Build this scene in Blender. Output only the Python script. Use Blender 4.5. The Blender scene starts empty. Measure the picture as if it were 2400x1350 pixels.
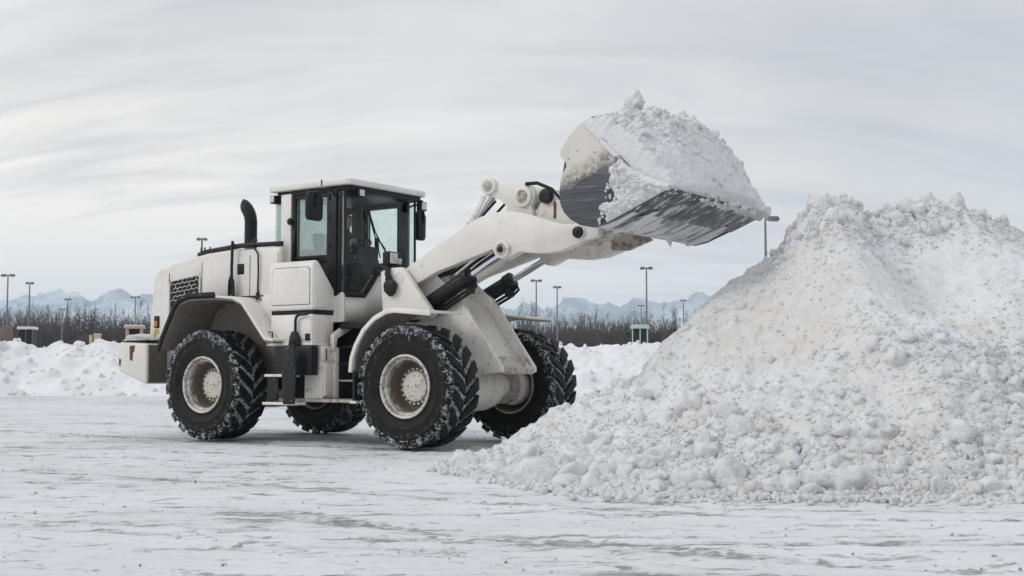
import bpy, bmesh, math, random
import numpy as np
from mathutils import Vector, Matrix
R = math.radians
random.seed(7)
rng = np.random.default_rng(11)
scene = bpy.context.scene
COL = scene.collection

# ------------------------------------------------------------------ camera
cam_data = bpy.data.cameras.new('camera')
cam = bpy.data.objects.new('camera', cam_data)
COL.objects.link(cam)
cam.location = (0, 0, 1.0)
cam.rotation_euler = (R(93.8), 0, 0)
cam_data.sensor_width = 36
cam_data.lens = 36 * 2950 / 2400
cam_data.clip_start = 0.1
cam_data.clip_end = 20000
scene.camera = cam

# ------------------------------------------------------------------ light
SUN_EL, SUN_AZ = 33.0, -108.0          # azimuth from +Y, negative = left
sun_dir = Vector((math.sin(R(SUN_AZ)) * math.cos(R(SUN_EL)), math.cos(R(SUN_AZ)) * math.cos(R(SUN_EL)), math.sin(R(SUN_EL))))
sd = bpy.data.lights.new('sun', 'SUN')
sd.energy = 1.0
sd.angle = R(18)
sd.color = (1.0, 0.955, 0.89)
sun = bpy.data.objects.new('sun', sd)
COL.objects.link(sun)
sun.rotation_euler = (-sun_dir).to_track_quat('-Z', 'Y').to_euler()

world = bpy.data.worlds.new('World')
scene.world = world
world.use_nodes = True
wt = world.node_tree
wt.nodes.clear()


class NT:
    """small helper for node trees"""
    def __init__(s, tree): s.t = tree
    def n(s, typ, ins=None, **kw):
        nd = s.t.nodes.new(typ)
        for k, v in kw.items(): setattr(nd, k, v)
        for k, v in (ins or {}).items():
            if hasattr(v, 'is_output') or isinstance(v, bpy.types.NodeSocket): s.t.links.new(v, nd.inputs[k])
            else: nd.inputs[k].default_value = v
        return nd
    def math(s, op, a, b=0.0, c=None, clamp=False):
        d = {0: a, 1: b}
        if c is not None: d[2] = c
        nd = s.n('ShaderNodeMath', d, operation=op); nd.use_clamp = clamp
        return nd.outputs[0]
    def ramp(s, fac, stops, interp='LINEAR'):
        nd = s.n('ShaderNodeValToRGB', {'Fac': fac})
        cr = nd.color_ramp; cr.interpolation = interp
        while len(cr.elements) < len(stops): cr.elements.new(0.5)
        for e, (p, c) in zip(cr.elements, stops):
            e.position = p
            e.color = (c, c, c, 1) if isinstance(c, (int, float)) else (*c, 1)
        return nd.outputs['Color']
    def mix(s, fac, a, b):
        nd = s.n('ShaderNodeMix', data_type='RGBA')
        for sock, v in ((nd.inputs[0], fac), (nd.inputs[6], a), (nd.inputs[7], b)):
            if isinstance(v, bpy.types.NodeSocket): s.t.links.new(v, sock)
            elif isinstance(v, (int, float)): sock.default_value = v if sock == nd.inputs[0] else (v, v, v, 1)
            else: sock.default_value = (*v, 1) if len(v) == 3 else v
        return nd.outputs[2]
    def noise(s, vec, scale, detail=4.0, rough=0.55, dist=0.0, out='Fac'):
        d = {'Scale': scale, 'Detail': detail, 'Roughness': rough, 'Distortion': dist}
        if vec is not None: d['Vector'] = vec
        return s.n('ShaderNodeTexNoise', d).outputs[out]
    def mapping(s, vec, scale=(1, 1, 1), rot=(0, 0, 0), loc=(0, 0, 0)):
        return s.n('ShaderNodeMapping', {'Vector': vec, 'Scale': scale, 'Rotation': rot, 'Location': loc}).outputs[0]


W = NT(wt)
tc = W.n('ShaderNodeTexCoord').outputs['Generated']
sx = W.n('ShaderNodeSeparateXYZ', {0: tc})
zup = W.math('MAXIMUM', sx.outputs[2], 0.0)
sky = W.n('ShaderNodeTexSky', sky_type='NISHITA', sun_disc=False, sun_elevation=R(SUN_EL), sun_rotation=R(SUN_AZ), air_density=1.0, dust_density=1.5)
# cloud deck: the direction is projected on a flat layer, so that the clouds flatten towards the horizon
den = W.math('ADD', zup, 0.60)
cx = W.math('DIVIDE', sx.outputs[0], den)
cy = W.math('DIVIDE', sx.outputs[1], den)
cv = W.n('ShaderNodeCombineXYZ', {0: cx, 1: cy, 2: 0.0}).outputs[0]
cv1 = W.mapping(cv, (1.5, 2.4, 1), (0, 0, R(28)), (5.1, 0.7, 0))
n1 = W.noise(cv1, 2.0, 5.0, 0.52, 0.25)
cv2 = W.mapping(cv, (1.6, 11.0, 1), (0, 0, R(-4)), (7.3, 2.2, 0))
n2 = W.noise(cv2, 1.9, 5.0, 0.5, 0.5)
deck = W.math('ADD', W.math('MULTIPLY', n1, 0.93), W.math('MULTIPLY', n2, 0.07))
grey = W.ramp(deck, [(0.34, (0.56, 0.565, 0.585)), (0.45, (0.635, 0.637, 0.648)), (0.55, (0.705, 0.703, 0.706)), (0.67, (0.80, 0.793, 0.785))])
# thinner, brighter and warmer cloud low down on the sun's side
hz = W.math('POWER', W.math('SUBTRACT', 1.0, zup, clamp=True), 9.0)
sdot = W.math('ADD', W.math('MULTIPLY', sx.outputs[0], -0.80), W.math('MULTIPLY', sx.outputs[1], 0.60))
sfac = W.math('POWER', W.math('MULTIPLY', W.math('ADD', sdot, 1.0), 0.5, clamp=True), 3.5)
breaks = W.ramp(n2, [(0.34, 0.25), (0.62, 1.0)])
glow = W.math('MULTIPLY', W.math('MULTIPLY', hz, sfac), breaks)
glow = W.math('MULTIPLY', glow, 6.5, clamp=True)
cloud = W.mix(glow, grey, (1.24, 1.15, 1.02))
# pale blue-grey veil low down on the side away from the sun
away = W.math('MULTIPLY', W.math('SUBTRACT', 1.0, sfac, clamp=True), 0.30)
cloud = W.mix(away, cloud, (0.52, 0.56, 0.61))
# an overcast deck brightens towards the zenith
lift = W.math('ADD', 1.0, W.math('MULTIPLY', zup, 0.70))
sc_ = W.math('MULTIPLY', lift, 10.0)
cl = W.n('ShaderNodeVectorMath', {0: cloud}, operation='SCALE')
wt.links.new(sc_, cl.inputs['Scale'])
skycol = W.mix(0.97, sky.outputs[0], cl.outputs[0])
bg = W.n('ShaderNodeBackground', {'Color': skycol, 'Strength': 0.098})
wo = W.n('ShaderNodeOutputWorld', {'Surface': bg.outputs[0]})

scene.view_settings.view_transform = 'Standard'
scene.view_settings.look = 'None'
scene.view_settings.exposure = -0.12
scene.view_settings.gamma = 1.0
scene.view_settings.use_curve_mapping = False
cy_ = scene.cycles
cy_.use_denoising = True
cy_.denoiser = 'OPENIMAGEDENOISE'
cy_.max_bounces = 8
cy_.diffuse_bounces = 3
cy_.glossy_bounces = 3
cy_.transparent_max_bounces = 16
cy_.volume_bounces = 1
cy_.caustics_reflective = False
cy_.caustics_refractive = False


# ------------------------------------------------------------------ noise in numpy
def _hash(ix, iy, seed):
    h = (ix.astype(np.int64) * 374761393 + iy.astype(np.int64) * 668265263 + seed * 974634777) & 0xFFFFFFFF
    h = ((h ^ (h >> 13)) * 1274126177) & 0xFFFFFFFF
    return (h ^ (h >> 16)) & 0xFFFFFFFF


def vnoise(x, y, seed=0):
    ix = np.floor(x); iy = np.floor(y); fx = x - ix; fy = y - iy
    u = fx * fx * fx * (fx * (fx * 6 - 15) + 10); v = fy * fy * fy * (fy * (fy * 6 - 15) + 10)
    def g(a, b, dx, dy):
        an = _hash(a, b, seed) / 4294967296.0 * 2 * np.pi
        return np.cos(an) * dx + np.sin(an) * dy
    a = g(ix, iy, fx, fy); b = g(ix + 1, iy, fx - 1, fy); c = g(ix, iy + 1, fx, fy - 1); d = g(ix + 1, iy + 1, fx - 1, fy - 1)
    return (a + (b - a) * u + (c - a) * v + (a - b - c + d) * u * v) * 1.5


def fbm(x, y, oct=4, seed=0, gain=0.5):
    s = np.zeros_like(x); amp = 1.0
    for o in range(oct):
        s = s + amp * vnoise(x * 2 ** o + 17.3 * o, y * 2 ** o - 9.1 * o, seed + o); amp *= gain
    return s


def cells(x, y, seed=0):
    """distance to the nearest jittered cell centre, and that cell's random number"""
    ix = np.floor(x); iy = np.floor(y); best = np.full(x.shape, 9.0); idv = np.zeros(x.shape)
    for dx in (-1, 0, 1):
        for dy in (-1, 0, 1):
            a = ix + dx; b = iy + dy
            h1 = _hash(a, b, seed) / 4294967296.0; h2 = _hash(a, b, seed + 91) / 4294967296.0
            d = np.hypot(a + 0.15 + 0.7 * h1 - x, b + 0.15 + 0.7 * h2 - y)
            m = d < best
            best = np.where(m, d, best); idv = np.where(m, _hash(a, b, seed + 53) / 4294967296.0, idv)
    return best, idv


# ------------------------------------------------------------------ mesh helpers
def np_mesh(name, V, F, mat, parent=None, smooth=True, attrs=None):
    V = np.asarray(V, dtype=np.float32); F = np.asarray(F, dtype=np.int32)
    me = bpy.data.meshes.new(name)
    k = F.shape[1]
    me.vertices.add(len(V)); me.vertices.foreach_set('co', V.ravel())
    me.loops.add(F.size); me.loops.foreach_set('vertex_index', F.ravel())
    me.polygons.add(len(F)); me.polygons.foreach_set('loop_start', np.arange(0, F.size, k, dtype=np.int32))
    me.update(calc_edges=True)
    if smooth: me.polygons.foreach_set('use_smooth', np.ones(len(F), dtype=bool))
    for an, arr in (attrs or {}).items():
        at = me.attributes.new(an, 'FLOAT', 'POINT'); at.data.foreach_set('value', np.asarray(arr, dtype=np.float32).ravel())
    me.materials.append(mat)
    o = bpy.data.objects.new(name, me); COL.objects.link(o)
    if parent: o.parent = parent
    return o


def grid_faces(nx, ny):
    i = np.arange(nx * ny).reshape(ny, nx)
    return np.stack([i[:-1, :-1].ravel(), i[:-1, 1:].ravel(), i[1:, 1:].ravel(), i[1:, :-1].ravel()], 1)


class MB:
    def __init__(s): s.v = []; s.f = []; s.att = None
    def add(s, vs, fs):
        b = len(s.v); s.v += [tuple(map(float, p)) for p in vs]; s.f += [tuple(b + i for i in f) for f in fs]; return s
    def box(s, x0, x1, y0, y1, z0, z1):
        v = [(x, y, z) for z in (z0, z1) for y in (y0, y1) for x in (x0, x1)]
        return s.add(v, [(0, 2, 3, 1), (4, 5, 7, 6), (0, 1, 5, 4), (2, 6, 7, 3), (0, 4, 6, 2), (1, 3, 7, 5)])
    def _prism(s, a, b):
        n = len(a); v = list(a) + list(b)
        f = [tuple(range(n))[::-1], tuple(range(n, 2 * n))] + [(i, (i + 1) % n, n + (i + 1) % n, n + i) for i in range(n)]
        return s.add(v, f)
    def prism(s, poly, y0, y1): return s._prism([(x, y0, z) for x, z in poly], [(x, y1, z) for x, z in poly])
    def prism_yz(s, poly, x0, x1): return s._prism([(x0, y, z) for y, z in poly], [(x1, y, z) for y, z in poly])
    def prism_xy(s, poly, z0, z1): return s._prism([(x, y, z0) for x, y in poly], [(x, y, z1) for x, y in poly])
    def cyl(s, p0, p1, r0, r1=None, n=16):
        r1 = r0 if r1 is None else r1
        p0 = Vector(p0); p1 = Vector(p1); d = (p1 - p0).normalized()
        a = d.orthogonal().normalized(); b = d.cross(a)
        vs = []
        for p, r in ((p0, r0), (p1, r1)):
            for i in range(n):
                t = 2 * math.pi * i / n; vs.append(p + a * (r * math.cos(t)) + b * (r * math.sin(t)))
        return s.add(vs, [tuple(range(n))[::-1], tuple(range(n, 2 * n))] + [(i, (i + 1) % n, n + (i + 1) % n, n + i) for i in range(n)])
    def tube(s, pts, r, n=8):
        pts = [Vector(p) for p in pts]; m = len(pts); vs = []; a = None
        rr = r if isinstance(r, (list, tuple)) else [r] * m
        for i, p in enumerate(pts):
            d = (pts[min(i + 1, m - 1)] - pts[max(i - 1, 0)]).normalized()
            a = d.orthogonal().normalized() if a is None else (a - d * a.dot(d)).normalized()
            b = d.cross(a)
            for k in range(n):
                t = 2 * math.pi * k / n; vs.append(p + a * (rr[i] * math.cos(t)) + b * (rr[i] * math.sin(t)))
        fs = [(i * n + k, i * n + (k + 1) % n, (i + 1) * n + (k + 1) % n, (i + 1) * n + k) for i in range(m - 1) for k in range(n)]
        fs += [tuple(range(n))[::-1], tuple(range((m - 1) * n, m * n))]
        return s.add(vs, fs)
    def lathe_y(s, prof, c=(0, 0, 0), n=48, closed=False):
        m = len(prof); vs = []
        for r, y in prof:
            for k in range(n):
                t = 2 * math.pi * k / n; vs.append((c[0] + r * math.cos(t), c[1] + y, c[2] + r * math.sin(t)))
        fs = [(i * n + k, i * n + (k + 1) % n, ((i + 1) % m) * n + (k + 1) % n, ((i + 1) % m) * n + k) for i in range(m if closed else m - 1) for k in range(n)]
        if not closed:
            if prof[0][0] > 1e-6: fs.append(tuple(range(n))[::-1])
            if prof[-1][0] > 1e-6: fs.append(tuple(range((m - 1) * n, m * n)))
        return s.add(vs, fs)
    def strip(s, path, y0, y1, t):
        """a bent plate: (x,z) path offset by thickness t, spanning y0..y1"""
        top = []; m = len(path)
        for i, (x, z) in enumerate(path):
            x0, z0 = path[max(i - 1, 0)]; x1, z1 = path[min(i + 1, m - 1)]
            l = math.hypot(x1 - x0, z1 - z0); nx, nz = -(z1 - z0) / l, (x1 - x0) / l
            top.append((x + nx * t, z + nz * t))
        return s.prism(list(path) + top[::-1], y0, y1)
    def build(s, name, mat, parent=None, bevel=0.0, seg=2, smooth=False, ang=32, loc=None):
        bm = bmesh.new()
        bv = [bm.verts.new(p) for p in s.v]
        for f in s.f:
            try: bm.faces.new([bv[i] for i in f])
            except ValueError: pass
        bmesh.ops.remove_doubles(bm, verts=bm.verts, dist=1e-6)
        bmesh.ops.recalc_face_normals(bm, faces=bm.faces)
        if bevel > 0:
            es = [e for e in bm.edges if len(e.link_faces) == 2 and e.calc_face_angle(0) > R(ang)]
            bmesh.ops.bevel(bm, geom=es, offset=bevel, segments=seg, profile=0.5, affect='EDGES', clamp_overlap=True)
        me = bpy.data.meshes.new(name)
        bm.normal_update()
        if smooth or bevel > 0:
            for f in bm.faces: f.smooth = True
            for e in bm.edges:
                if len(e.link_faces) == 2 and e.calc_face_angle(0) > R(38): e.smooth = False
        bm.to_mesh(me); bm.free()
        me.materials.append(mat)
        o = bpy.data.objects.new(name, me); COL.objects.link(o)
        if parent: o.parent = parent
        if loc: o.location = loc
        return o


def tag(o, label=None, cat=None, group=None, kind=None):
    if label: o['label'] = label
    if cat: o['category'] = cat
    if group: o['group'] = group
    if kind: o['kind'] = kind
    return o


def empty(name, loc=(0, 0, 0), rz=0.0, parent=None):
    o = bpy.data.objects.new(name, None); COL.objects.link(o)
    o.location = loc; o.rotation_euler = (0, 0, rz); o.empty_display_size = 0.2
    if parent: o.parent = parent
    return o


def copy_tree(o, parent=None):
    c = o.copy(); COL.objects.link(c); c.parent = parent
    for ch in list(o.children): copy_tree(ch, c)
    return c


# ------------------------------------------------------------------ materials
MATS = {}


def material(name, fn):
    m = bpy.data.materials.new(name); m.use_nodes = True
    m.node_tree.nodes.clear()
    N = NT(m.node_tree)
    out = N.n('ShaderNodeOutputMaterial')
    fn(N, out)
    MATS[name] = m
    return m


def principled(N, out, color, rough=0.5, metal=0.0, bump=None, bstr=0.3, bdist=0.01, spec=0.5, coat=0.0):
    ins = {'Base Color': color if isinstance(color, bpy.types.NodeSocket) else (*color, 1), 'Roughness': rough, 'Metallic': metal, 'Specular IOR Level': spec, 'Coat Weight': coat}
    if bump is not None:
        ins['Normal'] = N.n('ShaderNodeBump', {'Height': bump, 'Strength': bstr, 'Distance': bdist}).outputs[0]
    p = N.n('ShaderNodeBsdfPrincipled', ins)
    N.t.links.new(p.outputs[0], out.inputs['Surface'])
    return p


def oc(N): return N.n('ShaderNodeTexCoord').outputs['Object']


def m_paint(dirt, base=(0.79, 0.768, 0.72)):
    def fn(N, out):
        v = oc(N)
        soft = N.noise(v, 1.3, 4, 0.6)
        col = N.mix(N.ramp(soft, [(0.35, 0.0), (0.7, 1.0)]), base, tuple(c * 0.88 for c in base))
        # grime that has run down, and speckled splashes
        run = N.noise(N.mapping(v, (6, 6, 0.7)), 1.0, 5, 0.6)
        m1 = N.ramp(run, [(0.60 - 0.12 * dirt, 0.0), (0.80 - 0.05 * dirt, 0.75)])
        splash = N.noise(v, 9.0, 6, 0.75, 0.4)
        m2 = N.ramp(splash, [(0.63 - 0.14 * dirt, 0.0), (0.72 - 0.1 * dirt, 1.0)])
        msk = N.math('MULTIPLY', N.math('MAXIMUM', N.math('MULTIPLY', m1, 0.6), m2), min(1.0, 0.30 + 0.65 * dirt))
        col = N.mix(msk, col, (0.20, 0.165, 0.125))
        chips = N.ramp(N.noise(v, 26.0, 3, 0.6), [(0.745 - 0.03 * dirt, 0.0), (0.76 - 0.03 * dirt, 1.0)])
        col = N.mix(N.math('MULTIPLY', chips, 0.6), col, (0.13, 0.07, 0.04))
        rough = N.math('ADD', 0.42, N.math('MULTIPLY', msk, 0.4))
        principled(N, out, col, rough, bump=N.noise(v, 5.0, 3, 0.5), bstr=0.08, bdist=0.02)
    return fn


PAINT = material('cream_paint', m_paint(0.25))
PAINT_D = material('cream_paint_grimy', m_paint(0.55))
PAINT_VD = material('cream_paint_filthy', m_paint(1.1, (0.52, 0.49, 0.44)))


def m_dark(base, rough, snow=0.0, bs=18):
    def fn(N, out):
        v = oc(N)
        n = N.noise(v, 4.0, 5, 0.6)
        col = N.mix(n, base, tuple(min(1, c * 1.7 + 0.004) for c in base))
        if snow:
            s = N.ramp(N.noise(v, bs, 6, 0.7), [(0.60, 0.0), (0.66, 1.0)])
            col = N.mix(N.math('MULTIPLY', s, snow), col, (0.55, 0.57, 0.6))
        principled(N, out, col, rough, bump=N.noise(v, 40, 3, 0.6), bstr=0.12, bdist=0.01, spec=0.22)
    return fn


BLACK = material('black_plastic', m_dark((0.010, 0.010, 0.012), 0.42))
BLACKM = material('black_steel', m_dark((0.012, 0.012, 0.014), 0.38, 0.10))
RUBBER = material('dusty_black_rubber', m_dark((0.018, 0.018, 0.018), 0.7, 0.25))
INTER = material('cab_interior_dark', m_dark((0.022, 0.026, 0.030), 0.6))
SEATM = material('seat_fabric', m_dark((0.05, 0.05, 0.055), 0.85))
REDT = material('red_trim', lambda N, o: principled(N, o, (0.22, 0.05, 0.045), 0.6))
MUD = material('road_grime', m_paint(1.0, (0.14, 0.125, 0.105)))
LINER = material('muddy_wheel_arch', m_paint(0.9, (0.25, 0.235, 0.215)))
CHROME = material('polished_rod', lambda N, o: principled(N, o, (0.72, 0.74, 0.80), 0.14, 1.0))
LENS = material('lamp_lens', lambda N, o: principled(N, o, N.mix(N.noise(oc(N), 60, 2), (0.72, 0.74, 0.75), (0.45, 0.46, 0.48)), 0.12, 0.2))
ORANGE = material('amber_lens', lambda N, o: principled(N, o, (0.55, 0.20, 0.02), 0.2))
YELLOW = material('yellow_sticker', lambda N, o: principled(N, o, N.mix(N.ramp(N.noise(oc(N), 30, 3), [(0.5, 0.0), (0.6, 1.0)]), (0.62, 0.42, 0.03), (0.35, 0.26, 0.08)), 0.5))
RUSTM = material('rust_patch', lambda N, o: principled(N, o, N.mix(N.noise(oc(N), 20, 5), (0.20, 0.08, 0.03), (0.07, 0.035, 0.02)), 0.85, bump=N.noise(oc(N), 60, 4), bstr=0.4))
MIRROR = material('mirror_glass', lambda N, o: principled(N, o, (0.5, 0.52, 0.55), 0.05, 1.0))


def f_glass(tint, k):
    def fn(N, out):
        tr = N.n('ShaderNodeBsdfTransparent', {'Color': (*tint, 1)})
        gl = N.n('ShaderNodeBsdfGlossy', {'Color': (0.9, 0.95, 0.95, 1), 'Roughness': 0.03})
        fr = N.n('ShaderNodeFresnel', {'IOR': 1.45})
        dust = N.ramp(N.noise(oc(N), 3.0, 5, 0.65), [(0.45, 0.0), (0.8, 0.10)])
        df = N.n('ShaderNodeBsdfDiffuse', {'Color': (0.55, 0.56, 0.55, 1)})
        mx = N.n('ShaderNodeMixShader', {0: N.math('MULTIPLY', fr.outputs[0], k), 1: tr.outputs[0], 2: gl.outputs[0]})
        m2 = N.n('ShaderNodeMixShader', {0: dust, 1: mx.outputs[0], 2: df.outputs[0]})
        N.t.links.new(m2.outputs[0], out.inputs['Surface'])
    return fn


GLASS = material('tinted_glass', f_glass((0.93, 0.985, 0.965), 0.7))


def f_steel(N, out):
    v = oc(N)
    streak = N.noise(N.mapping(v, (1.1, 9, 3)), 1.0, 6, 0.65, 0.3)
    col = N.ramp(streak, [(0.32, (0.035, 0.037, 0.042)), (0.5, (0.12, 0.125, 0.135)), (0.68, (0.34, 0.345, 0.355))])
    sn = N.ramp(N.noise(N.mapping(v, (1.0, 4.2, 2.0), (0, 0, R(10))), 1.0, 6, 0.62, 0.6), [(0.455, 0.0), (0.52, 1.0)])
    col = N.mix(sn, col, (0.66, 0.67, 0.69))
    principled(N, out, col, N.math('ADD', 0.32, N.math('MULTIPLY', sn, 0.5)), N.math('MULTIPLY', N.math('SUBTRACT', 1.0, sn), 0.55), bump=streak, bstr=0.15, bdist=0.01)


STEEL = material('worn_bucket_steel', f_steel)
EDGE = material('scraped_edge_steel', lambda N, o: principled(N, o, N.ramp(N.noise(N.mapping(oc(N), (3, 7, 3)), 1.0, 6, 0.65), [(0.38, (0.03, 0.031, 0.034)), (0.52, (0.10, 0.10, 0.105)), (0.60, (0.52, 0.53, 0.55))]), 0.5, 0.2))


def f_sideplate(N, out):
    """painted above, scoured to bare dark steel below, with a rusty edge between"""
    v = oc(N)
    s = N.n('ShaderNodeSeparateXYZ', {0: v})
    wob = N.math('MULTIPLY', N.math('SUBTRACT', N.noise(v, 5.0, 6, 0.7), 0.5), 0.34)
    h = N.math('ADD', N.math('ADD', s.outputs[2], N.math('MULTIPLY', s.outputs[0], -0.42)), wob)   # height measured across the wear line
    wear = N.ramp(N.math('SUBTRACT', h, 1.8), [(0.34, 1.0), (0.41, 0.0)])
    rust = N.ramp(N.math('SUBTRACT', h, 1.8), [(0.32, 0.0), (0.40, 1.0), (0.50, 0.6), (0.62, 0.0)])
    base = N.mix(N.noise(v, 3, 3), (0.68, 0.66, 0.61), (0.58, 0.56, 0.51))
    chips = N.ramp(N.noise(v, 11.0, 4, 0.65), [(0.63, 0.0), (0.66, 1.0)])
    base = N.mix(chips, base, (0.055, 0.045, 0.038))
    base = N.mix(N.math('MULTIPLY', rust, N.ramp(N.noise(v, 22, 5, 0.7), [(0.35, 0.1), (0.6, 1.0)])), base, (0.12, 0.085, 0.055))
    scr = N.noise(N.mapping(v, (1.2, 4, 34), (0, R(22), 0)), 1.0, 4, 0.6)
    bare = N.ramp(scr, [(0.3, (0.055, 0.06, 0.072)), (0.60, (0.095, 0.10, 0.115)), (0.72, (0.26, 0.265, 0.28))])
    fr = N.ramp(N.math('ADD', N.math('MULTIPLY', s.outputs[0], 0.30), N.noise(v, 13, 6, 0.75)), [(1.42, 0.0), (1.46, 1.0)])
    col = N.mix(wear, base, bare)
    principled(N, out, col, N.math('SUBTRACT', 0.6, N.math('MULTIPLY', wear, 0.15)), N.math('MULTIPLY', wear, 0.3), bump=scr, bstr=0.1, bdist=0.01)


SIDEPLATE = material('scoured_side_plate', f_sideplate)


def f_tyre(N, out):
    v = oc(N)
    a = N.n('ShaderNodeAttribute', attribute_name='snow').outputs['Fac']
    n = N.noise(v, 13.0, 6, 0.68, 1.0)
    fine = N.noise(v, 46.0, 4, 0.7)
    base = N.mix(n, (0.005, 0.005, 0.0055), (0.015, 0.0145, 0.014))
    dust = N.ramp(N.noise(v, 4.0, 6, 0.65), [(0.36, 0.0), (0.72, 0.7)])
    dust = N.math('MULTIPLY', dust, N.math('SUBTRACT', 1.0, N.math('MULTIPLY', a, 1.6), clamp=True))
    base = N.mix(dust, base, (0.060, 0.055, 0.048))
    k = N.math('ADD', N.math('MULTIPLY', n, 0.62), N.math('MULTIPLY', fine, 0.38))
    th = N.math('SUBTRACT', 0.80, N.math('MULTIPLY', a, 0.475))
    s = N.math('MULTIPLY', N.math('SUBTRACT', k, th), 12.0, clamp=True)
    col = N.mix(N.math('MULTIPLY', s, 0.92), base, (0.52, 0.55, 0.60))
    principled(N, out, col, N.math('ADD', 0.52, N.math('MULTIPLY', s, 0.3)), bump=fine, bstr=0.45, bdist=0.012, spec=0.15)


TYRE = material('snowy_tyre_rubber', f_tyre)


def f_rim(N, out):
    v = oc(N)
    a = N.n('ShaderNodeAttribute', attribute_name='grime').outputs['Fac']
    n = N.noise(v, 6.0, 6, 0.65, 0.4)
    f = N.noise(v, 24.0, 5, 0.7)
    k = N.math('ADD', N.math('MULTIPLY', n, 0.6), N.math('MULTIPLY', f, 0.4))
    s = N.math('MULTIPLY', N.math('SUBTRACT', N.math('ADD', k, N.math('MULTIPLY', a, 0.38)), 0.50), 4.5, clamp=True)
    col = N.mix(N.math('MULTIPLY', s, 0.9), (0.68, 0.655, 0.60), (0.075, 0.048, 0.031))
    pits = N.ramp(N.noise(v, 30, 3, 0.6), [(0.60, 0.0), (0.65, 1.0)])
    col = N.mix(N.math('MULTIPLY', pits, 0.8), col, (0.10, 0.055, 0.03))
    principled(N, out, col, 0.62, bump=f, bstr=0.2, bdist=0.01)


RIM = material('rusty_cream_rim', f_rim)


def f_snow(tint_amt, bump_scale, specks, sss=0.0):
    def fn(N, out):
        g = N.n('ShaderNodeNewGeometry').outputs['Position']
        n = N.noise(g, 0.9, 6, 0.6, 0.3)
        n2 = N.noise(g, 7.0, 5, 0.65)
        col = N.mix(N.ramp(n2, [(0.3, 0.0), (0.7, 1.0)]), (0.83, 0.838, 0.86), (0.765, 0.773, 0.795))
        d = N.ramp(N.math('ADD', N.math('MULTIPLY', n, 0.65), N.math('MULTIPLY', n2, 0.35)), [(0.44, 0.0), (0.68, 1.0)])
        a = N.n('ShaderNodeAttribute', attribute_name='dirt').outputs['Fac']
        d = N.math('MULTIPLY', N.math('ADD', d, a), tint_amt, clamp=True)
        col = N.mix(d, col, (0.64, 0.60, 0.535))
        if specks:
            v1 = N.n('ShaderNodeTexVoronoi', {'Vector': g, 'Scale': 15.0, 'Randomness': 1.0})
            v1.feature = 'F1'
            gate = N.n('ShaderNodeSeparateColor', {0: v1.outputs['Color']}).outputs[0]
            dot = N.math('MULTIPLY', N.math('LESS_THAN', v1.outputs['Distance'], 0.17), N.math('GREATER_THAN', gate, 1.0 - specks))
            col = N.mix(N.math('MULTIPLY', dot, 0.6), col, (0.22, 0.19, 0.155))
        bmp = N.math('ADD', N.math('MULTIPLY', N.noise(g, bump_scale, 6, 0.7), 0.7), N.math('MULTIPLY', N.noise(g, bump_scale * 5, 4, 0.7), 0.3))
        principled(N, out, col, 0.85, bump=bmp, bstr=0.75, bdist=0.05, spec=0.2)
    return fn


SNOW_PILE = material('ploughed_snow', f_snow(0.55, 9.0, 0.13))
SNOW_CHUNK = material('snow_lump', f_snow(0.50, 14.0, 0.05))
SNOW_BANK = material('bank_snow', f_snow(0.30, 2.2, 0.0))
SNOW_LOAD = material('bucket_snow', f_snow(0.30, 12.0, 0.08))

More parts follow.
